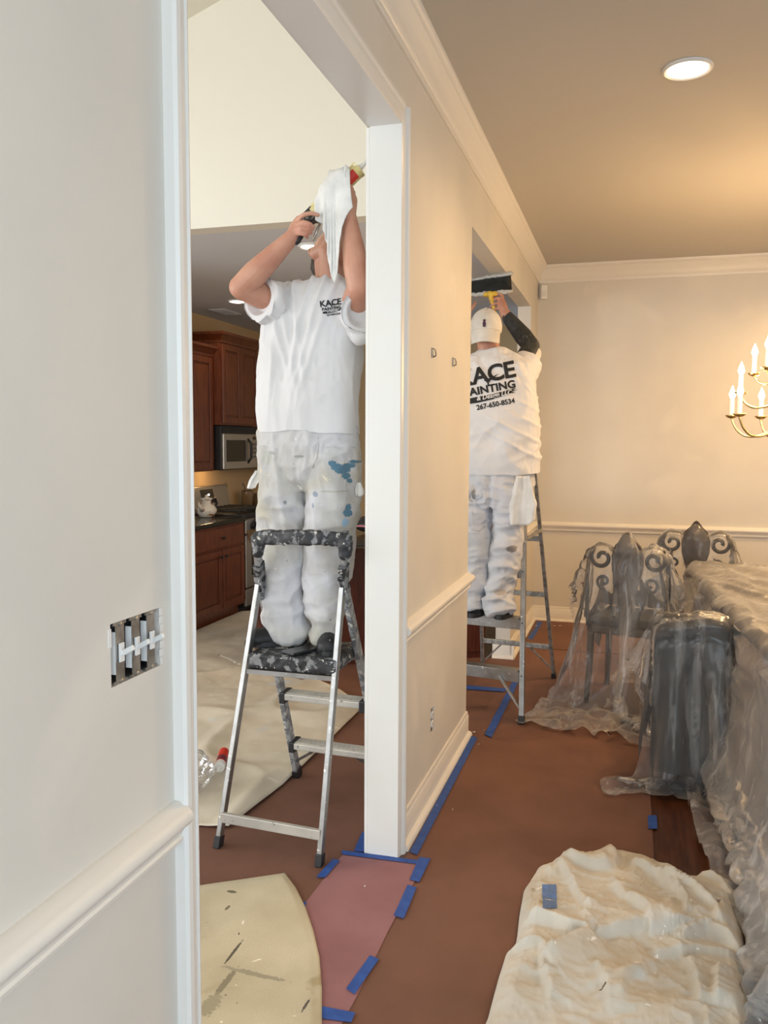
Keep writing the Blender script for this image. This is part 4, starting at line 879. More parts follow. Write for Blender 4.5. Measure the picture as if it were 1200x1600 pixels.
        out = [mid+dv*(.005+.132*math.cos(t))+sv_*(.047*math.sin(t)*(1+.12*math.cos(t))) for t in np.linspace(0, 2*math.pi, 24, endpoint=False)]
        obj('sole', prism_z([(p_[0], p_[1]) for p_ in out], ZP+.001, ZP+.020), BLACKP, s_)
        obj('laces', cat(*[tube([mid+dv*(.0+.022*k)+sv_*.025+[0, 0, .076-.006*k], mid+dv*(.004+.022*k)+[0, 0, .086-.007*k], mid+dv*(.0+.022*k)-sv_*.025+[0, 0, .076-.006*k]], .003, 5) for k in range(4)]), M('shoe_lace', (.10, .10, .10), .8) if lab == 'l' else bpy.data.materials['shoe_lace'], s_, smooth=True)
    return P, sv, sf, S, g0, g1, ga, gs, gd, h0, h1, bm_
P1, s1v, s1f, S1, g0, g1, ga, gs, gd, h0, h1, gmid = painter_caulk()
# caulking gun
G = thing('caulking_gun', tuple(h1), 'paint-crusted yellow caulking gun with white nozzle held overhead', 'caulking gun')
yellow = M('crusted_yellow_tube', lin((222, 208, 140)), .6, col2=lin((196, 184, 140)), nscale=30, spots=((26, .62, .66, lin((120, 116, 96))), (34, .66, .68, lin((240, 236, 214)))))
Lb = np.linalg.norm(g1-g0)
obj('barrel', lathe([(.026, .0), (.029, .004), (.029, Lb-.012), (.031, Lb-.010), (.031, Lb), (.020, Lb+.002), (.006, Lb+.004)], g0, 24, axis=ga), yellow, G, angle=40)
rd = M('red_cartridge_label', lin((205, 52, 38)), .5)
for s, w in ((.80, .055), (.22, .022)):
    rings = []
    fx, fy, ft = frame_of(ga)
    for e in (0, w):
        a_ = [math.atan2((gs*math.cos(t)+gd*math.sin(t))@fy, (gs*math.cos(t)+gd*math.sin(t))@fx) for t in np.linspace(-.15, 1.25, 10)]
        rings.append(np.array([g0+ga*(Lb*s-.03+e)+(fx*math.cos(t)+fy*math.sin(t))*.0298 for t in a_]))
    v_, f_ = np.concatenate(rings), [(k, k+1, 11+k, 10+k) for k in range(9)]
    obj('label_band', thick(v_, f_, .0012), rd, G)
obj('nozzle', lathe([(.013, 0), (.010, .012), (.008, .02), (.006, .085), (.003, .10)], g1, 14, axis=ga), WHITE, G, smooth=True)
obj('frame', cat(bar(g0-ga*.055, g0+ga*.012, .040, .050, tuple(gs)), tube([g0-ga*.05, h0+ga*-.01], .013, 8)), M('black_gun_frame', (.035, .035, .037), .45, col2=(.3, .3, .28), nscale=40, nmix=(.6, .66)), G)
obj('handle', remesh(cat(chain([g0-ga*.045, h0, (h0+h1)/2, h1+(h1-h0)*.25], [.016, .016, .015, .015])), .005, 2), BLACKP, G, smooth=True)
obj('trigger', tube([g0-ga*.012+gd*.03, g0+gd*.045, (h0+h1)/2+ga*.03+gd*.04, h1+ga*.025+gd*.05], .005, 8), STEEL, G, smooth=True)
obj('plunger_rod', tube([g0-ga*.05, g0-ga*.10], .0045, 8), STEEL, G)
# rag over the hand
n = m = 46
top = gmid+np.array([.006, -.012, .066]); U_, V_ = np.meshgrid(np.linspace(0, 1, n), np.linspace(0, 1, m), indexing='ij')
Rg = np.stack([(U_-V_)*.120, (U_+V_-1)*.245+.085, 0*U_], -1)
def rst(x, s):
    e = max(0, abs(x)-.045); y = -math.copysign(min(abs(s), .055)+.22*max(0, abs(s)-.055), s); z = -.93*max(0, abs(s)-.055)-.85*e
    return top+np.array([math.copysign(min(abs(x), .045)+.35*e, x), y, z])
Pg = np.array([rst(q_[0], q_[1]) for q_ in Rg.reshape(-1, 3)]).reshape(n, m, 3)
Pg += .007*np.stack([vnoise(Pg.reshape(-1, 3)*28+q_) for q_ in (0, 5, 9)], 1).reshape(n, m, 3)
pl2_ = gmid+gd*.045+np.array([.015, 0, -.012])
cols = [c_caps(g0-ga*.02, g1, .038), c_caps(gmid+ga*.02, pl2_+np.array([0, -.01, 0]), .062), c_caps(gmid-ga*.03+gs*.012, gmid+ga*.035+gs*.012, .052), c_caps(pl2_, at(545, 338, 3.03), .042), c_caps(at(545, 338, 3.03), at(561, 449, 3.02), .055), c_caps(at(517, 396, 3.245), at(517, 440, 3.2), .10)]
pn = (np.abs(Rg[..., 1]) < .012) & (np.abs(Rg[..., 0]) < .035)
Pc = cloth(Pg, cols, 80, 10, Rg, pn, damp=.10, fric=.85, bend=.12)
rg = obj('rag', thick(Pc.reshape(-1, 3), grid_f(n, m), .003), WHITEC, smooth=True); tag(rg, 'white rag draped over the hand on the caulking gun barrel', 'rag')
# ================================================================== painter with the white cap
def painter_knife():
    YT = 4.86
    base = at(770, 968, 4.74)
    T3 = lambda l, r, y, Y, d: ringpx(l, r, y, Y, d, pw=2.5)
    shirt_parts = [ring_loft([T3(*q) for q in ((700, 842, 742, 4.84, .175), (699, 842, 730, 4.84, .180), (700, 840, 700, 4.85, .182), (703, 838, 660, 4.87, .180), (706, 836, 625, 4.90, .175), (708, 834, 595, 4.93, .160), (716, 828, 572, 4.95, .135), (735, 806, 558, 4.96, .095), (748, 788, 548, 4.97, .075))]),
        chain([at(806, 592, 4.96), at(818, 580, 5.03), at(827, 560, 5.14)], [.105, .090, .080]), chain([at(722, 592, 4.96), at(712, 582, 5.02), at(706, 566, 5.10)], [.105, .088, .070])]
    zh = at(770, 740, YT)[2]; cx = at(770, 650, YT)[0]
    def fs(V, N):
        t = np.clip((V[:, 2]-zh)/.62, 0, 1)
        d = folds(V, N, .012, (5, 5, 4), 4.4, 2)+folds(V, N, .008, (11, 10, 8), 6.1, 2)+folds(V, N, .003, (30, 26, 20), 2.1)
        x = V[:, 0]-cx; z = V[:, 2]-zh
        for k in range(5):   # drag folds from the raised arm down across the back
            d += .008*np.exp(-(((x-.25)*.55+(z-.10-.085*k))/.012)**2)*np.clip((x+.18)/.3, 0, 1)*(t < .72)
        pr = np.clip((t-.50)/.08, 0, 1)*np.clip((.86-t)/.06, 0, 1)*np.clip((.19-np.abs(x+.0))/.05, 0, 1)
        d *= (.4+.6*np.clip(t*4, 0, 1))*(1-.75*pr)
        V = V+N*d[:, None]
        V = cut(V, at(823, 570, 5.08), at(824, 566, 5.10)-at(812, 584, 4.99), .085)
        c_ = at(771, 741, 4.84); return cutz(V, c_, c_[2]+.012*vnoise(np.c_[V[:, :2]*7, np.zeros(len(V))]), .265, .175)
    body_parts = []
    A = axes((-.10, .72, .62), (.05, -.55, .83)); hc = at(760, 514, 4.99)
    hd, g = head(hc, A); body_parts.append(hd)
    body_parts.append(chain([at(768, 585, 4.95), at(766, 556, 4.97), hc-A[2]*.03-A[1]*.02], [.085, .066, .062]))
    body_parts.append(ring_loft([T3(*q) for q in ((715, 822, 735, 4.84, .14), (716, 824, 650, 4.87, .145), (722, 822, 600, 4.92, .13), (745, 795, 565, 4.96, .07))]))
    for x, f_ in ((748, 742), (790, 780)): body_parts.append(chain([at(x, 740, 4.84), at((x+f_)/2, 860, 4.80), at(f_, 950, 4.75)], [.095, .065, .045]))
    sh, el, wr = at(808, 586, 4.99), at(830, 541, 5.19), at(789, 490, 5.38)
    body_parts += [chain([sh, (sh+el)/2, el], [.066, .062, .052]), chain([el, el+(wr-el)*.3, el+(wr-el)*.68, wr], [.052, .056, .046, .034])]
    pl = at(783, 474, 5.43)
    q = lambda x, y, Y: at(x, y, Y)
    body_parts.append(hand(wr, pl, None, 1, None, .031, curl=[
        [q(785, 462, 5.445), q(780, 458, 5.425), q(773, 462, 5.42), q(768, 466, 5.43)], [q(782, 466, 5.43), q(776, 466, 5.405), q(769, 470, 5.41), q(766, 473, 5.425)],
        [q(781, 473, 5.42), q(775, 474, 5.40), q(769, 477, 5.405), q(766, 480, 5.42)], [q(781, 480, 5.42), q(776, 482, 5.40), q(771, 484, 5.405), q(768, 486, 5.42)],
        [q(779, 468, 5.47), q(771, 465, 5.48), q(764, 468, 5.475)]]))
    sh2, el2, wr2 = at(722, 588, 4.99), at(700, 545, 5.20), at(722, 500, 5.42)
    body_parts += [chain([sh2, (sh2+el2)/2, el2], [.066, .062, .052]), chain([el2, el2+(wr2-el2)*.3, el2+(wr2-el2)*.68, wr2], [.052, .056, .046, .034])]
    pl2 = at(727, 484, 5.47); dd = np.array([.03, .02, .05])
    body_parts.append(hand(wr2, pl2, None, 1, None, .030, curl=[[pl2+[-.03+.02*k, .01, .035], pl2+[-.032+.021*k, .025, .065], pl2+[-.034+.022*k, .05, .078]] for k in range(4)]+[[pl2+[.035, 0, .0], pl2+[.055, .015, .03], pl2+[.06, .03, .05]]]))
    V, F = remesh(cat(*body_parts), .0048, 5, None, .5)
    # the raised forearm and elbow are covered in a dark tattoo
    P = obj('person', (V, F), SKIN, smooth=True); me = P.data; me.materials.append(TATTOO)
    tag(P, 'person in white T-shirt and backwards white cap spreading plaster above the opening', 'person')
    cen = np.array([V[list(f)].mean(0) for f in F]); mk = np.zeros(len(F), bool)
    def near(a, b, r, t1=1.):
        ab = b-a; t = ((cen-a)@ab)/(ab@ab); D = np.linalg.norm(cen-(a+np.clip(t, 0, 1)[:, None]*ab), axis=1); return (D < r) & (t < t1) & (t > -.3)
    jag = .06*vnoise(cen*40)
    mk = near(el, wr, .085, .90) & (((cen-el)@(wr-el))/((wr-el)@(wr-el)) < .90+jag) | near(sh, el, .09, 1.2)
    me.polygons.foreach_set('material_index', mk.astype(int))
    sv, sf = remesh(cat(*shirt_parts), .0065, 5, fs)
    S = obj('shirt', (sv, sf), SHIRT, P, smooth=True); S['label'] = 'white T-shirt with large black print on the back'
    hp = [ell(hc-A[1]*.012+A[2]*.020, (.080, .096, .092), A)]
    obj('hair', remesh(cat(*hp), .006, 2, lambda v, n: v+n*(.002*fbm(v*60, 2))[:, None]), HAIR, P, smooth=True)
    # cap worn backwards: crown, brim over the nape, button, strap gap
    B = axes((.06, -.86, -.20), (.02, -.35, .93)); cc = hc+A[2]*.034-A[1]*.014    # B forward = towards the viewer
    crown = []
    for i, th in enumerate(np.linspace(0, 1, 15)):
        a_ = th*math.pi*.60; r = .1005*math.sin(a_)**.92+.001; h = .108*math.cos(a_)-.012
        an = np.linspace(0, 2*math.pi, 40, endpoint=False)
        crown.append(cc+np.outer(np.cos(an)*r*.92, B[0])+np.outer(np.sin(an)*r*1.08, B[1])+B[2]*h)
    Cp = obj('cap', ring_loft(crown, cap=True), CAPM, P, smooth=True); Cp['label'] = 'white cotton baseball cap worn backwards'
    br = []
    nb, mb = 24, 9
    for i in range(nb):
        t = (i/(nb-1)-.5)*2; row = []
        for j in range(mb):
            s = j/(mb-1); wv = .084*t; ed = .086*math.sqrt(max(0, 1-(abs(t)**2.6)*.93))
            a0_ = .1065*math.sqrt(max(.05, 1-(wv/.096)**2))
            row.append(cc+B[0]*wv*(1-.06*s)+B[1]*(a0_-.002+s*ed*.42)+B[2]*(-.006-.072*s-.022*t*t))
        br.append(row)
    br = np.array(br); obj('brim', thick(br.reshape(-1, 3), grid_f(nb, mb), .004), CAPM, Cp, smooth=True)
    obj('button', ell(cc+B[2]*.097, (.008, .008, .005), B, 6), CAPM, Cp, smooth=True)
    for k in range(6):
        a_ = k*math.pi/3+.5; sp = [cc+B[0]*(.101*math.sin(t)**.92*math.cos(a_)*.92)+B[1]*(.101*math.sin(t)**.92*math.sin(a_)*1.08)+B[2]*(.1085*math.cos(t)-.012) for t in np.linspace(.05, 1.6, 12)]
        obj('seam', tube(sp, .0012, 5), CAPM, Cp, smooth=True)
    # plain dark emblem on the front panel
    def em(s, u):
        t_ = math.acos(min(1, max(-1, (u+.012)/.108))); r = .1015*math.sin(t_)**.92; a_ = math.pi/2-s/.10
        return cc+B[0]*(r*math.cos(a_)*.92)+B[1]*(r*math.sin(a_)*1.08)+B[2]*u+B[1]*.0015
    def emblem(pts, name='emblem'):
        v = [em(s, u) for s, u in pts]; c_ = np.mean(v, 0); vv = np.array([c_+B[1]*.001]+v); n_ = len(v)
        obj(name, thick(vv, [(0, 1+i, 1+(i+1) % n_) for i in range(n_)], .001), INKR, Cp)
    emblem([(.011*math.cos(t), .020+.013*math.sin(t)) for t in np.linspace(0, 2*math.pi, 16, endpoint=False)])
    emblem([(-.009, .033), (-.010, .044), (-.004, .039), (0, .048), (.004, .039), (.010, .044), (.009, .033)])
    emblem([(-.012, .008), (-.006, .012), (0, .010), (.006, .012), (.012, .008), (.007, .002), (-.007, .002)])
    # trousers
    lr = lambda rows: ring_loft([ringpx(l, r, y, Y, d, pw=2.2) for l, r, y, Y, d in rows])
    left = ((706, 772, 760, 4.83, .165), (710, 771, 790, 4.82, .150), (715, 769, 820, 4.81, .135), (719, 766, 860, 4.79, .115), (721, 762, 900, 4.77, .100), (722, 755, 930, 4.755, .085), (724, 750, 948, 4.745, .07))
    right = ((769, 828, 760, 4.83, .165), (771, 822, 790, 4.82, .150), (771, 816, 820, 4.81, .135), (769, 810, 860, 4.79, .110), (764, 806, 900, 4.77, .100), (759, 801, 925, 4.755, .095), (757, 799, 940, 4.745, .095), (764, 797, 954, 4.735, .078))
    hips = lr(((712, 830, 725, 4.84, .155), (708, 830, 750, 4.84, .168), (706, 828, 775, 4.83, .168), (712, 822, 792, 4.83, .14)))
    zk = at(780, 950, 4.74)[2]
    def ft(V, N):
        z = V[:, 2]-zk; lo = np.exp(-np.clip(z, 0, 9)/.10)
        d = folds(V, N, .014, (4, 4, 9), 7.7, 2)+folds(V, N, .009, (9, 9, 18), 2.9, 2)+folds(V, N, .004, (26, 26, 34), 5.9)+lo*folds(V, N, .018, (4, 4, 22), 3.3)
        xm = at(770, 760, 4.8)[0]; d -= .016*np.exp(-((V[:, 0]-xm)/.014)**2)*(V[:, 2] > at(770, 800, 4.8)[2])*(V[:, 1] < 4.84)
        return V+N*d[:, None]
    tv, tf = remesh(cat(lr(left), lr(right), hips), .0065, 4, ft)
    pb = WL[P.name]; st = lambda x, y, rad, c, j: (at(x, y, 4.70)-pb, rad, c, j)
    TR2 = M('bluish_white_trousers', lin((204, 206, 212)), .9, col2=lin((192, 193, 196)), nscale=4, bump=.2, bscale=260, spots=((14, .70, .73, lin((172, 170, 166))),),
        stains=(st(800, 857, (.028, .2, .020), lin((140, 136, 134)), .8), st(782, 924, (.035, .2, .016), lin((176, 166, 156)), 1.0), st(742, 772, (.012, .2, .03), lin((150, 148, 146)), 1.0)))
    T = obj('trousers', (tv, tf), TR2, P, smooth=True); T['label'] = 'loose bluish white work trousers'
    bvt = BVHTree.FromPolygons([Vector(v) for v in tv], tf)
    def osf(x, y, off):
        dr = ray(x, y); h = bvt.ray_cast(Vector(CAM), Vector(dr/np.linalg.norm(dr))); return np.array(h[0])+np.array(h[1])*off if h[0] is not None else at(x, y, 4.7)
    obj('back_pocket', tube([osf(x, y, .003) for x, y in ((736, 758), (737, 775), (745, 781), (753, 775), (754, 758))], .0025, 6), TR2, T, smooth=True)
    obj('thigh_pocket', tube([osf(x, y, .003) for x, y in ((737, 800), (738, 828), (748, 830), (757, 822))], .003, 6), TR2, T, smooth=True)
    zt = .562
    for (hx, hy), lab in (((781, 962), 'r'), ((738, 958), 'l')):
        hpt = at(hx, hy, 4.66); hpt[2] = zt; dv = np.array([.06, 1., 0]); dv /= np.linalg.norm(dv); sv_ = np.array([-dv[1], dv[0], 0]); mid = hpt+dv*.10; a, b = mid-dv*.065, mid+dv*.08
        up = remesh(cat(cap_(a+[0, 0, .05], b+[0, 0, .04], .044, .040), cap_(a+sv_*.012+[0, 0, .034], b+sv_*.01+[0, 0, .03], .034, .036), cap_(a-sv_*.012+[0, 0, .034], b-sv_*.01+[0, 0, .03], .034, .036), cap_(a+[0, 0, .05], a+dv*.02+[0, 0, .07], .040, .034)), .0055, 4)
        up[0][:, 2] = np.maximum(up[0][:, 2], zt+.012)
        s_ = obj('shoe', up, SHOE, P, smooth=True)
        out = [mid+dv*(.130*math.cos(t))+sv_*(.052*math.sin(t)) for t in np.linspace(0, 2*math.pi, 24, endpoint=False)]
        obj('sole', prism_z([(p_[0], p_[1]) for p_ in out], zt+.001, zt+.026), BLACKP, s_)
        obj('heel_counter', bbox(hpt+dv*.012+[0, 0, .045], (.06, .012, .028), .004, math.atan2(-dv[0], dv[1])), BLACKP, s_)
    return P, S, sv, sf
P2, S2, s2v, s2f = painter_knife()
# ------------------------------------------------------------------ prints on the two shirts
def text_mesh(body, size, bold=0., shear=0., space=1.):
    cu = bpy.data.curves.new('t', 'FONT'); cu.body = body; cu.size = size; cu.offset = bold; cu.shear = shear; cu.space_character = space; cu.align_x = 'CENTER'; cu.resolution_u = 4
    o = bpy.data.objects.new('t', cu); COL.objects.link(o); dg = bpy.context.evaluated_depsgraph_get(); me = bpy.data.meshes.new_from_object(o.evaluated_get(dg))
    bm = bmesh.new(); bm.from_mesh(me); bpy.data.objects.remove(o); bpy.data.meshes.remove(me); bpy.data.curves.remove(cu)
    bmesh.ops.remove_doubles(bm, verts=bm.verts, dist=1e-5); return bm
def poly_bm(pts):
    bm = bmesh.new(); bm.faces.new([bm.verts.new((x, y, 0)) for x, y in pts]); return bm
def print_on(name, bm, sv, sf, parent, px0, ang, Y, maxe, mat, sx=1., off=.0030, bow=0.):
    for _ in range(6):
        bmesh.ops.triangulate(bm, faces=bm.faces); E_ = [e for e in bm.edges if e.calc_length() > maxe]
        if not E_: break
        bmesh.ops.subdivide_edges(bm, edges=E_, cuts=1)
    bmesh.ops.triangulate(bm, faces=bm.faces); bm.verts.index_update()
    L2_ = np.array([v.co[:] for v in bm.verts]); F = [[v.index for v in f.verts] for f in bm.faces]; bm.free()
    ca, sa = math.cos(ang), math.sin(ang); x = L2_[:, 0]*sx; y = L2_[:, 1]+bow*x*x; c = at(px0[0], px0[1], Y); out = []
    bv = BVHTree.FromPolygons([Vector(v) for v in sv], sf)
    for a, b in zip(x*ca-y*sa, x*sa+y*ca):
        p = c+_r*a+np.array([0, 0, 1.])*b; dr = p-CAM; dr /= np.linalg.norm(dr); h = bv.ray_cast(Vector(p-dr*.8), Vector(dr))
        out.append(np.array(h[0])+np.array(h[1])*off if h[0] is not None else p-dr*.15)
    o = obj(name, (np.array(out), F), mat, parent); return o
def logo(sv, sf, S, c, Y, k, ang, maxe):
    m = INK; dx, dy = math.cos(ang), -math.sin(ang)     # pixel steps for one metre*k handled by px offsets
    ppm = FOC/np.linalg.norm(at(*c, Y)-CAM)
    def pt(u, v): return (c[0]+ppm*k*(u*math.cos(ang)-v*math.sin(ang)), c[1]-ppm*k*(u*math.sin(ang)+v*math.cos(ang)))
    print_on('print_lettering', text_mesh('KACE', .150*k, .0042*k, 0, .93), sv, sf, S, pt(-.005, .025), ang, Y, maxe, m, 1.08)
    print_on('print_lettering', text_mesh('PAINTING', .070*k, .0026*k, 0, 1.02), sv, sf, S, pt(.0, -.048), ang, Y, maxe, m, 1.08)
    sw = [(-.175, -.012), (-.16, .012), (-.10, .014), (.0, .012), (.10, .018), (.175, .026), (.150, .012), (.185, .012), (.14, .004), (.165, -.004), (.10, -.010), (.0, -.022), (-.10, -.026), (-.16, -.022)]
    print_on('print_brush_stroke', poly_bm([(a*k, b*k) for a, b in sw]), sv, sf, S, pt(0, -.078), ang, Y, maxe, m, 1.)
    print_on('print_lettering', text_mesh('& Design LLC', .042*k, .0006*k, .25), sv, sf, S, pt(.02, -.090), ang, Y, maxe, M('white_print', (.78, .78, .78), .8) if 'white_print' not in bpy.data.materials else bpy.data.materials['white_print'], 1., .0050)
    print_on('print_lettering', text_mesh('267-650-8534', .046*k, .0014*k), sv, sf, S, pt(.02, -.152), ang, Y, maxe, m, 1.)
    dr_ = [(-.03, -.006), (-.02, .012), (.0, .006), (.03, .010), (.075, .024), (.03, -.004), (.0, -.014), (-.005, -.045), (-.012, -.045), (-.014, -.012)]
    print_on('print_brush_stroke', poly_bm([(a*k, b*k) for a, b in dr_]), sv, sf, S, pt(.005, .040), ang, Y, maxe, m, 1., .0036)
logo(s2v, s2f, S2, (764, 602), 4.75, .84, math.radians(11), .008)
logo(s1v, s1f, S1, (518, 480), 3.07, .215, math.radians(8), .004)
# wide taping knife with a yellow handle
K = thing('taping_knife', tuple(at(775, 486, 5.43)), 'wide plaster-smeared taping knife with yellow handle', 'tool')
k0, k1 = at(773, 486, 5.415), at(766, 460, 5.405)
yl = M('yellow_handle', lin((222, 184, 62)), .5, col2=lin((200, 160, 50)), nscale=30)
obj('handle', remesh(chain([k0, (k0+k1)/2, k1+(k1-k0)*.05], [.013, .012, .018]), .004, 2), yl, K, smooth=True)
obj('ferrule', remesh(cat(cap_(k1-np.array([.03, 0, 0]), k1+np.array([.03, 0, .004]), .016, .016)), .005, 2), yl, K, smooth=True)
b00, b01 = at(712, 463, 5.43), at(800, 456, 5.43); b10, b11 = at(712, 443, 5.52), at(798, 429, 5.52)
vv = np.array([b00+(b01-b00)*s+((b10+(b11-b10)*s)-(b00+(b01-b00)*s))*t+np.array([0, 0, .010*math.sin(math.pi*t)]) for s in np.linspace(0, 1, 14) for t in np.linspace(0, 1, 6)])
BLD = M('plaster_smeared_blade', lin((58, 62, 62)), .45, .5, col2=lin((44, 48, 48)), nscale=18, spots=((9, .60, .66, lin((120, 120, 114))),))
bl = obj('blade', thick(vv, grid_f(14, 6), .002), BLD, K, smooth=True)
def blob(V, N): return V+N*(.006*fbm(V*55, 2))[:, None]
obj('plaster_bead', remesh(chain([b00+(b01-b00)*s+np.array([0, -.004, .002]) for s in np.linspace(0, 1, 7)], [.010, .013, .012, .015, .009, .012, .008]), .004, 1, blob), PLASTERW, bl, smooth=True)
obj('plaster_bead', remesh(chain([b10+(b11-b10)*s+np.array([0, .0, .006]) for s in np.linspace(0, 1, 7)], [.006, .009, .007, .010, .012, .014, .014]), .004, 1, blob), PLASTERW, bl, smooth=True)
# rags in pockets
def hang_rag(name, top, w, h, label, seed, yaw=0., fold=.02, lean=(0, 0), mat=None):
    n, m = 22, 26; top = np.array(top, float); P = []
    for i in range(n):
        for j in range(m):
            u = i/(n-1)-.5; v = j/(m-1); ww = w*(.45+.55*min(1, v*1.6))*(1-.25*max(0, v-.7))
            x = u*ww+lean[0]*v; z = -h*v*(1-.35*abs(u)**1.5*(1 if u > 0 else .2)); y = fold*(.3+v)*math.sin(u*9+seed)+fold*.5*math.sin(u*17+seed*2+v*2)+lean[1]*v
            P.append(top+np.array([x*math.cos(yaw)-y*math.sin(yaw), x*math.sin(yaw)+y*math.cos(yaw), z]))
    P = np.array(P); P += .004*np.stack([vnoise(P*25+seed), vnoise(P*25+seed+5), vnoise(P*25+seed+11)], 1)
    o = obj(name, thick(P, grid_f(n, m), .003), mat or WHITEC, smooth=True); tag(o, label, 'rag'); return o
hang_rag('rag', at(817, 744, 4.655), .165, .275, 'white rag hanging from the hip pocket of the capped painter', 1.3, -.12, .013)
hang_rag('rag', at(404, 735, 3.12), .045, .075, 'small white rag tip sticking out beside the stained trousers, towards the range', .4, .2, .006, (-.03, 0))
hang_rag('rag', at(560, 754, 3.14), .035, .055, 'small white rag tip sticking out beside the stained trousers, towards the doorway post', 2.0, .2, .006, (.006, 0))
# ------------------------------------------------------------------ covered dining furniture
def scroll(c, R, sgn, turns=1.35, n=40, start=0.):
    """spiral in the x-z plane"""
    pts = []
    for k in range(n):
        s = k/(n-1); a = start+sgn*s*turns*2*math.pi; r = R*(1-.78*s); pts.append((c[0]+r*math.cos(a), c[1], c[2]+r*math.sin(a)))
    return np.array(pts)
def iron_chair(cx, cy, rz, label):
    """chair with walnut splat between iron scrolls; its back stands at local y = 0"""
    t = thing('dining_chair', (cx, cy, 0), label, 'chair', 'scroll-back dining chairs under plastic')
    T = lambda vf: (rot2(np.asarray(vf[0], float), rz)+np.array([cx, cy, 0]), vf[1])
    pr_ = [(.035, .46), (.045, .60), (.060, .72), (.088, .82), (.092, .90), (.072, .965), (.040, .995), (.016, 1.03), (0, 1.04)]
    outl = [(x, z) for x, z in pr_]+[(-x, z) for x, z in pr_[-2::-1]]
    obj('splat', T(bev(ring_loft([np.array([(x, y, z) for x, z in outl]) for y in (-.014, .014)]), .004)), CHAIRW, t)
    for s in (-1, 1):
        sc_ = scroll((s*.150, 0, .885), .072, -s, 1.3, start=math.pi/2 if s > 0 else math.pi/2)
        lead = np.array([(s*.222, 0, .47), (s*.232, 0, .60), (s*.236, 0, .75), (s*.226, 0, .88), (s*.195, 0, .945)])
        ou = obj('back_scroll', T(tube(np.concatenate([lead, sc_[4:]]) if True else sc_, .0125, 8)), IRON, t, smooth=True)
        obj('inner_scroll', T(tube(np.concatenate([[(s*.06, 0, .50), (s*.085, 0, .60), (s*.13, 0, .70)], scroll((s*.135, 0, .745), .045, s, 1.1, start=-math.pi/2)[2:]]), .009, 8)), IRON, ou, smooth=True)
    obj('seat', T(bbox((0, .235, .45), (.47, .45, .05), .015)), CHAIRW, t); obj('cushion', T(remesh(bbox((0, .235, .495), (.45, .43, .06), .025), .012, 3)), CHAIRU, t, smooth=True)
    for x, y in ((-.21, .02), (.21, .02), (-.21, .43), (.21, .43)): obj('leg', T(tube([(x, y, .43), (x*1.02, y, .2), (x*1.05, y+(-.03 if y < .1 else .01), .002)], [.022, .019, .016], 10)), CHAIRW, t, smooth=True)
    cols = []
    def W3(x, y, z): return rot2(np.array([[x, y, z]]), rz)[0]+np.array([cx, cy, 0])
    for s in (-1, 1): cols += [c_caps(W3(s*.15, 0, .885), W3(s*.15, 0, .88), .094), c_caps(W3(s*.228, 0, .45), W3(s*.232, 0, .80), .025)]
    cols += [c_caps(W3(0, 0, .5), W3(0, 0, .93), .075), c_caps(W3(0, 0, .93), W3(0, 0, 1.02), .032), c_box(W3(0, .235, .26), (.48, .47, .52), rz, .012), c_floor(.008)]
    return cols
def drape(name, origin, rz, su, sv, sp, start, pinf, cols, label, mat, k=1.05, steps=70, seed=0., bend=.10, amp=.015, iters=8, wr=1., sk=0.):
    n, m = int((su[1]-su[0])/sp)+1, int((sv[1]-sv[0])/sp)+1
    U, Vv = np.meshgrid(np.linspace(su[0], su[1], n), np.linspace(sv[0], sv[1], m), indexing='ij')
    P = np.array([start(a, b) for a, b in zip(U.ravel(), Vv.ravel())]); pin = pinf(U, Vv)
    nz = fbm(np.c_[U.ravel()*6, Vv.ravel()*2.5, np.full(P.shape[0], seed)], 3); fr = ~pin.ravel()
    P[fr, 0] += amp*nz[fr]; P[fr, 1] += amp*fbm(np.c_[U.ravel()*7, Vv.ravel()*2, np.full(len(P), seed+4)], 3)[fr]; P[:, 2] = np.maximum(P[:, 2], .01+.05*np.abs(nz)*(P[:, 2] < .03))
    P = (rot2(P, rz)+np.array([*origin, 0])).reshape(n, m, 3); R_ = np.stack([U*k, Vv*k, 0*U], -1)
    P = cloth(P, cols, steps, iters, R_, pin, damp=.12, fric=.7, bend=bend)
    P = upsample(P); n, m = P.shape[:2]; uu, vv_ = np.meshgrid(np.linspace(su[0], su[1], n), np.linspace(sv[0], sv[1], m), indexing='ij'); uu, vv_ = uu.ravel(), vv_.ravel()
    w1 = .05*vnoise(np.c_[uu*5, vv_*4, np.full(n*m, seed)]); z_ = np.full(n*m, seed)
    d = .009*ridge(np.c_[uu*9+vv_*sk+w1*9, vv_*1.8, z_])+.004*ridge(np.c_[uu*19+w1*9, vv_*4, z_+3])
    low = np.clip((.12-P[..., 2].ravel())/.14, 0, 1); d = np.abs(d)*.9+low*(.035*np.abs(fbm(np.c_[uu*9, vv_*9, z_], 2)))
    N_ = gnormals(P).reshape(-1, 3); N_ *= np.where(N_[:, 2:3]+1e-6 < 0, -1, 1); P = P.reshape(-1, 3)+N_*d[:, None]*wr; P[:, 2] = np.maximum(P[:, 2], .008)
    o = obj(name, (P, grid_f(n, m)), mat, smooth=True); tag(o, label, 'plastic sheet'); return o, P
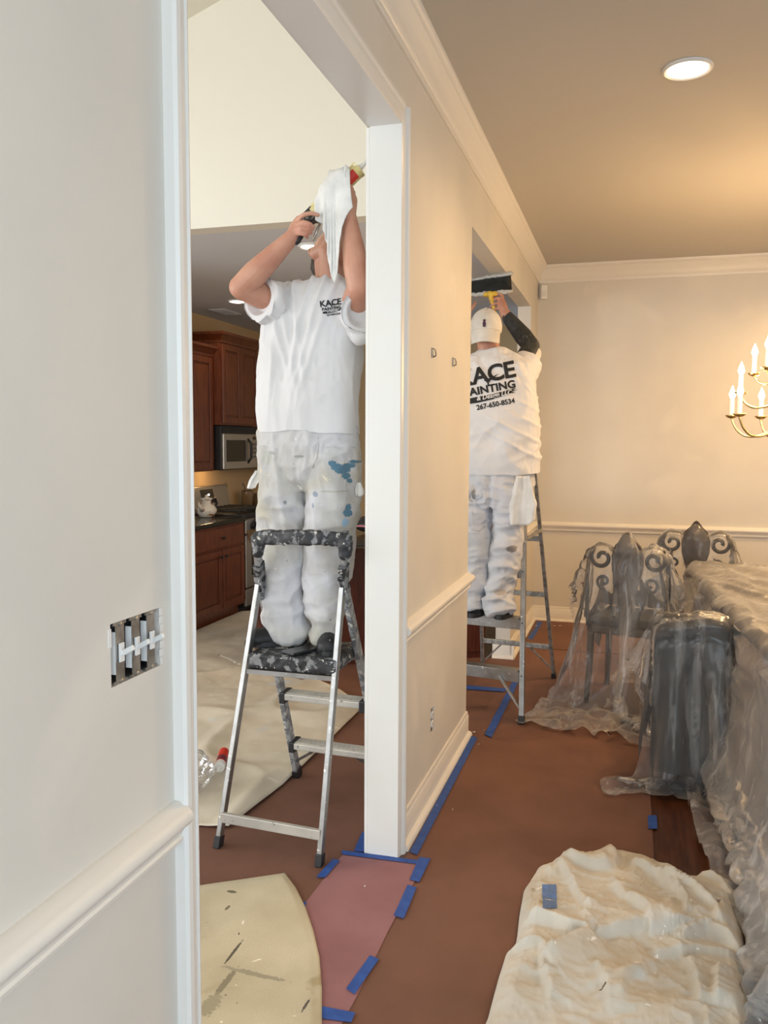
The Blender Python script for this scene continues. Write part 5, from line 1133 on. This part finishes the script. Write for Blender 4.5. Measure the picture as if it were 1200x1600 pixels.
def chair_start(flare=.42, seat=.75, zc=None, half=.24):
    def cont(u):
        u = abs(u); return 1.055-.11*min(1, u/.07) + .035*math.exp(-((u-.15)/.06)**2)-.03*max(0, u-.17)/.07
    cont = cont if zc is None else zc
    def f(u, v):
        e = max(0, abs(u)-half); x = math.copysign(min(abs(u), half)+e*.35, u); z = cont(min(abs(u), half))-.93*e
        s = abs(v)
        if v < 0:
            d = max(0, z-.012); q = min(s, d*1.06); y = -flare*q; z = z-q*.92; y -= (s-q)*.8; z = max(z, .012)
        else: y = s*seat; z = max(z-s*.62, .012)
        return (x, y, z)
    return f, (lambda U, V: (np.abs(V) < .013) & (np.abs(U) < half))
# table
TA = -math.atan2(1.30-1.14, 5.84-3.36)*-1
ta = math.atan2(-(1.316-1.14), (5.84-3.36))          # table long axis leans towards the left at the far end
Tt = lambda x, y: rot2(np.array([[x, y, 0]]), -ta*-1)[0]
tc_ = np.array([1.76, 4.05]); trz = math.atan2(.176, 2.48)
def TW3(x, y, z): return rot2(np.array([[x, y, z]]), trz)[0]+np.array([*tc_, 0])
tb = thing('dining_table', (*tc_, 0), 'long dark dining table hidden under clear plastic sheeting', 'table')
TT = lambda vf: (rot2(np.asarray(vf[0], float), trz)+np.array([*tc_, 0]), vf[1])
obj('top', TT(bbox((0, 0, .765), (.98, 3.3, .035), .008)), CHAIRW, tb); obj('apron', TT(bbox((0, 0, .70), (.82, 3.05, .09), .005)), CHAIRW, tb)
for x in (-.40, .40):
    for y in (-1.5, 1.5): obj('leg', TT(lathe([(.03, .002), (.035, .05), (.025, .12), (.04, .35), (.03, .5), (.045, .62), (.045, .66)], (x, y, 0), 14)), CHAIRW, tb, smooth=True)
tcols = [c_box((*tc_, .39), (.98, 3.3, .79), trz, .01), c_floor(.008)]
# chairs
cA = iron_chair(.80, 5.02, math.radians(-14), 'scroll-back dining chair under plastic, nearest the tall stepladder')
cB = iron_chair(1.235, 5.98, math.radians(-8), 'scroll-back dining chair under plastic, at the far end of the table')
# dark upholstered chair with full-length back
hc_ = thing('upholstered_chair', (1.08, 4.02, 0), 'black upholstered host chair wrapped in plastic beside the long table', 'chair')
crz = math.radians(-5)
HC = lambda vf: (rot2(np.asarray(vf[0], float), crz)+np.array([1.085, 3.90, 0]), vf[1])
obj('backrest', HC(remesh(cat(bbox((0, 0, .40), (.315, .10, .66), .03), cap_((-.10, 0, .70), (.10, 0, .735), .055, .06)), .009, 4)), CHAIRU, hc_, smooth=True)
obj('seat', HC(remesh(bbox((0, .24, .28), (.33, .40, .40), .03), .011, 3)), CHAIRU, hc_, smooth=True)
for x in (-.13, .13):
    for y in (0, .38): obj('leg', HC(lathe([(.018, .002), (.024, .09)], (x, y, 0), 8)), CHAIRW, hc_)
def HW(x, y, z): return rot2(np.array([[x, y, z]]), crz)[0]+np.array([1.085, 3.90, 0])
cC = [c_box(HW(0, 0, .40), (.315, .10, .66), crz, .012), c_caps(HW(-.10, 0, .72), HW(.10, 0, .75), .07), c_box(HW(0, .24, .25), (.33, .42, .46), crz, .012), c_floor(.008), tcols[0]]
def tstart(u, v):
    x, y, z = u, v, .80
    if v > 1.67: y = 1.67+.15*(v-1.67); z = .80-.98*(v-1.67)
    if u < -.51: x = -.51-.10*(-.51-u); z = min(z, .80-.99*(-.51-u))
    if z < .012: x -= (.012-z)*.8; z = .012
    return (x, y, z)
drape('plastic_sheet', (*tc_,), trz, (-1.36, .50), (-2.2, 2.2), .028, tstart, lambda U, V: (U > .25) & (np.abs(V) < 1.6), tcols, 'wrinkled clear plastic sheet over the long dining table, hanging to the floor', PLAS, 1.06, 70, seed=2.2, amp=.03, bend=.05, wr=2.6, sk=3.)
st_, pn_ = chair_start(); drape('plastic_sheet', (.80, 5.02), math.radians(-14), (-.44, .46), (-1.17, .60), .0225, st_, pn_, cA+[tcols[0]], 'clear plastic sheet draped over the scroll-back chair nearest the ladder', PLAS, 1.06, 70, seed=5.1, amp=.03, bend=.05, wr=1.6)
st_, pn_ = chair_start(.3); drape('plastic_sheet', (1.235, 5.98), math.radians(-8), (-.50, .50), (-1.1, .55), .03, st_, pn_, cB+[tcols[0]], 'clear plastic sheet over the scroll-back chair at the far table end', PLAS2, 1.06, 60, seed=7.7, amp=.03, bend=.05)
st_, pn_ = chair_start(.10, .75, lambda u: .80+.04*(u if u > 0 else -u)*0, .16); drape('plastic_sheet', (1.085, 3.90), crz, (-.34, .40), (-.88, .50), .0205, st_, pn_, cC, 'clear plastic sheet wrapped around the black upholstered chair', PLAS2, 1.05, 70, seed=9.3, amp=.02, bend=.05, wr=1.2)
# ------------------------------------------------------------------ canvas drop cloths
CVB = {}
def canvas(name, poly_fn, n, m, z, amp, mat, label, seed, t=.002, extra=None):
    P = np.array([poly_fn(i/(n-1), j/(m-1)) for i in range(n) for j in range(m)])
    h = amp*np.clip(ridge(np.c_[P[:, :2]*np.array([2.1, 1.3]), np.full(len(P), seed)])-.35, 0, 1)*1.5+amp*.5*(fbm(np.c_[P[:, :2]*5, np.full(len(P), seed+3)], 3)*.5+.5)
    e = np.array([min(i, n-1-i, 4)/4*min(j, m-1-j, 4)/4 for i in range(n) for j in range(m)])
    P3 = np.c_[P[:, :2], z+h*(.25+.75*e)]
    if extra is not None: P3 = extra(P3)
    CVB[name+str(len(CVB))] = BVHTree.FromPolygons([Vector(v) for v in P3], grid_f(n, m))
    o = obj(name, thick(P3, grid_f(n, m), t), mat, smooth=True); tag(o, label, 'drop cloth'); return o
er = [fl(x, y)[:2] for x, y in ((445, 1369), (462, 1392), (478, 1424), (490, 1460), (499, 1500), (503, 1550), (503, 1605), (500, 1660))]
el_ = [fl(x, y)[:2] for x, y in ((250, 1398), (230, 1420), (215, 1450), (200, 1490), (190, 1530), (180, 1570), (170, 1620), (160, 1670))]
def lerp(L, s): k = min(int(s*(len(L)-1)), len(L)-2); f = s*(len(L)-1)-k; return np.array(L[k])*(1-f)+np.array(L[k+1])*f
def pf(u, v):
    a, b = lerp(el_, v), lerp(er, v); return a*(1-u)+b*u
st = lambda x, y, rx, ry, c, j: (fl(x, y), (rx, ry, .2), c, j)
o = canvas('drop_cloth', pf, 80, 90, .010, .010, CANVAS, 'flat stained canvas drop cloth with dark marks beside the pink paper', 3.3)
b_ = WL[o.name]; CV1 = M('marked_canvas', lin((204, 194, 168)), .85, col2=lin((188, 178, 152)), nscale=3.4, bump=.25, bscale=240, spots=((5, .62, .72, lin((172, 158, 126))), (19, .71, .73, lin((240, 234, 220))), (30, .735, .75, lin((70, 66, 56)))),
    stains=[(fl(x, y)-b_, (rx, ry, .5), lin(c), j) for x, y, rx, ry, c, j in ((365, 1497, .0045, .06, (96, 93, 80), .9), (352, 1545, .010, .07, (138, 131, 108), 1.6), (328, 1580, .025, .05, (160, 152, 128), 2.0), (400, 1530, .10, .010, (160, 152, 130), 1.7), (362, 1402, .018, .008, (110, 104, 84), .9), (356, 1428, .006, .015, (120, 112, 90), .9), (478, 1580, .004, .03, (90, 84, 80), 1.1))])
o.data.materials.clear(); o.data.materials.append(CV1)
def pk(u, v):
    L = [(-3.0, 2.85), (-2.8, 4.3), (-2.57, 5.6), (-2.57, 6.9)]; R_ = [(-.70, 2.95), (-.66, 3.4), (-.655, 4.0), (-.66, 4.6), (-.9, 4.85), (-1.66, 5.10), (-1.70, 6.0), (-1.72, 6.9)]
    a, b = lerp(L, v), lerp(R_, v); p = a*(1-u)+b*u; p = p+np.array([0, -.03*math.sin(u*9)*(1-v)]); return p
canvas('drop_cloth', pk, 130, 190, .010, .034, CANVAS2, 'large pale canvas drop cloth spread across the kitchen floor', 6.1)
# crumpled canvas in the foreground: layered folds with sharp lips
n, m = 150, 170
oc = [fl(x, y)[:2] for x, y in ((842, 1362), (880, 1352), (912, 1340), (955, 1333), (1010, 1345), (1050, 1362), (1070, 1378), (1110, 1376), (1150, 1392))]
bc = [fl(x, y)[:2] for x, y in ((735, 1660), (830, 1690), (930, 1700), (1020, 1700), (1110, 1700), (1190, 1690))]
lc = [fl(x, y)[:2] for x, y in ((842, 1362), (818, 1400), (811, 1440), (808, 1470), (803, 1498), (790, 1500), (778, 1540), (762, 1600), (735, 1660))]
P = np.zeros((n, m, 2))
for i in range(n):
    for j in range(m):
        u, v = i/(n-1), j/(m-1); a, b = lerp(oc, u), lerp(bc, u)
        P[i, j] = a*(1-v)+b*v+(lerp(lc, v)-(lerp(oc, 0)*(1-v)+lerp(bc, 0)*v))*(1-u)**3
Q = P.reshape(-1, 2)
def lip(pts, h, w, back=.012, end=.10):
    """a fold whose lip runs along pts (picture points on the cloth): raised on the left of the walk, dropping sharply on the right"""
    L = np.array([fl(740+x/2.609, 1220+y/2.609)[:2] for x, y in pts]); L = np.array([lerp(L, s) for s in np.linspace(0, 1, 40)])
    for _ in range(3): L[1:-1] = (L[:-2]+2*L[1:-1]+L[2:])/4
    L = L+.010*np.stack([vnoise(np.c_[L*18, np.full(40, h*99)]), vnoise(np.c_[L*18+5, np.full(40, h*99)])], 1)
    D = np.linalg.norm(Q[:, None]-L[None], axis=2); k = D.argmin(1); d = D.min(1); t = np.gradient(L, axis=0)[k]; r_ = Q-L[k]
    sd = np.sign(t[:, 0]*r_[:, 1]-t[:, 1]*r_[:, 0]); s = k/39.; env = np.clip(s/.12, 0, 1)*np.clip((1-s)/.12, 0, 1)
    return h*env*np.where(sd > 0, np.exp(-(d/w)**1.3), np.exp(-(d/back)**2))
z_ = lambda c: np.full(len(Q), c)
wv = np.stack([vnoise(np.c_[Q*5, z_(1.)]), vnoise(np.c_[Q*5+7, z_(2.)])], 1)*.06
h = .022+.012*fbm(np.c_[Q*4, z_(3.)], 2)
h = h+.016*np.clip(ridge(np.c_[(Q+wv)*np.array([6.5, 4.5]), z_(7.7)]), -.1, 1)+.008*np.clip(ridge(np.c_[(Q+wv)*np.array([13, 12]), z_(1.3)]), -.1, 1)+.004*ridge(np.c_[(Q+wv)*26, z_(5.)])+.002*ridge(np.c_[Q*60, z_(8.)])
for pts, hh, ww in ((((180, 620), (330, 655), (400, 690), (478, 712)), .050, .10), (((478, 712), (400, 745), (285, 815)), .045, .06), (((470, 708), (580, 690), (690, 668), (735, 700)), .045, .12),
    (((320, 350), (395, 450), (440, 530), (478, 620)), .030, .05), (((560, 450), (620, 540), (690, 600), (738, 695)), .034, .06), (((640, 372), (760, 440), (850, 530), (872, 640)), .040, .07), (((840, 720), (940, 655), (1020, 700), (1110, 768)), .050, .08),
    (((330, 350), (420, 392), (500, 402), (572, 400)), .040, .07), (((572, 402), (575, 350), (556, 292)), .034, .05), (((760, 440), (900, 520), (990, 600), (1000, 660)), .034, .05), (((900, 420), (1000, 470), (1070, 540)), .030, .06),
    (((130, 732), (285, 745), (300, 860), (312, 990)), .034, .07), (((880, 770), (910, 880), (930, 990)), .030, .05), (((1000, 820), (1005, 900), (995, 1000)), .036, .05), (((700, 760), (900, 740), (1110, 775)), .030, .06), (((500, 820), (540, 900), (560, 1010)), .020, .05), (((600, 980), (620, 880), (760, 780)), .024, .06)):
    h = h+lip(pts, hh*.85, ww*1.1)
eg = np.array([math.sqrt(min(i, n-1-i, 12)/12.*min(j, 12)/12.) for i in range(n) for j in range(m)]); P = np.c_[Q, .010+np.maximum(h, .004)*(.12+.88*eg)].reshape(n, m, 3)
o = obj('drop_cloth', thick(P.reshape(-1, 3), grid_f(n, m), .0025), M('crumpled_canvas', lin((206, 200, 188)), .88, col2=lin((190, 182, 167)), nscale=3, bump=.3, bscale=260, spots=((4, .60, .74, lin((200, 208, 212))), (16, .71, .73, lin((240, 236, 226))), (28, .745, .76, lin((110, 96, 78))))), smooth=True)
tag(o, 'crumpled canvas drop cloth heaped next to the plastic-covered table', 'drop cloth')
bvc = BVHTree.FromPolygons([Vector(v) for v in P.reshape(-1, 3)], grid_f(n, m))
tp = []
for i in range(6):
    for j in range(8):
        x, y = 847+22*i/5+1.5*j/7, 1383+37*j/7; dr = ray(x, y); h = bvc.ray_cast(Vector(CAM), Vector(dr/np.linalg.norm(dr)))
        tp.append(np.array(h[0])+np.array([0, 0, .003]) if h[0] is not None else fl(x, y, .05))
o = obj('tape_strip', thick(np.array(tp), grid_f(6, 8), .001), M('faded_blue_tape', lin((92, 122, 172)), .7)); tag(o, 'pale blue tape patch stuck on the crumpled canvas', 'tape')
# caulk cartridge and plastic bag on the kitchen canvas
c0_, c1_ = fl(343, 1208, .045), fl(352, 1178, .045); zz = max(CVB['drop_cloth1'].ray_cast(Vector((q_[0], q_[1], 1)), Vector((0, 0, -1)))[0][2] for q_ in (c0_, c1_, (c0_+c1_)/2))+.0245; c0_[2] = c1_[2] = zz; ax_ = (c0_-c1_)/np.linalg.norm(c0_-c1_); c1_ = c0_-ax_*.19
t = thing('caulk_cartridge', (*((c0_+c1_)/2)[:2], zz-.0245), 'red and white caulk cartridge lying on the pale kitchen canvas', 'cartridge')
obj('tube', lathe([(.0235, 0), (.0235, .06), (.0235, .185)], c1_, 20, axis=ax_), rd, t, angle=40)
obj('white_band', lathe([(.0238, .15), (.0238, .188), (.022, .190)], c1_, 20, axis=ax_), WHITE, t, angle=40)
obj('text_band', lathe([(.0238, .09), (.0238, .14)], c1_, 20, axis=ax_), M('dark_label', lin((110, 40, 60)), .5), t, angle=40)
obj('nozzle', lathe([(.009, .188), (.008, .20), (.004, .24)], c1_, 10, axis=ax_), WHITE, t, smooth=True)
pb_ = fl(288, 1235, .02)
def crk(V, N): return V+N*(.018*ridge(V*14)+.012*ridge(V*30+4))[:, None]
bv_, bf_ = remesh(cat(ell(pb_+np.array([0, 0, .06]), (.10, .15, .04)), ell(pb_+np.array([-.08, .1, .07]), (.12, .12, .035))), .010, 2, crk); bv_[:, 2] = np.maximum(bv_[:, 2], .03)
o = obj('plastic_bag', (bv_, bf_), PLAS, smooth=True); tag(o, 'crumpled clear plastic bag on the kitchen canvas beside the left wall', 'plastic bag')
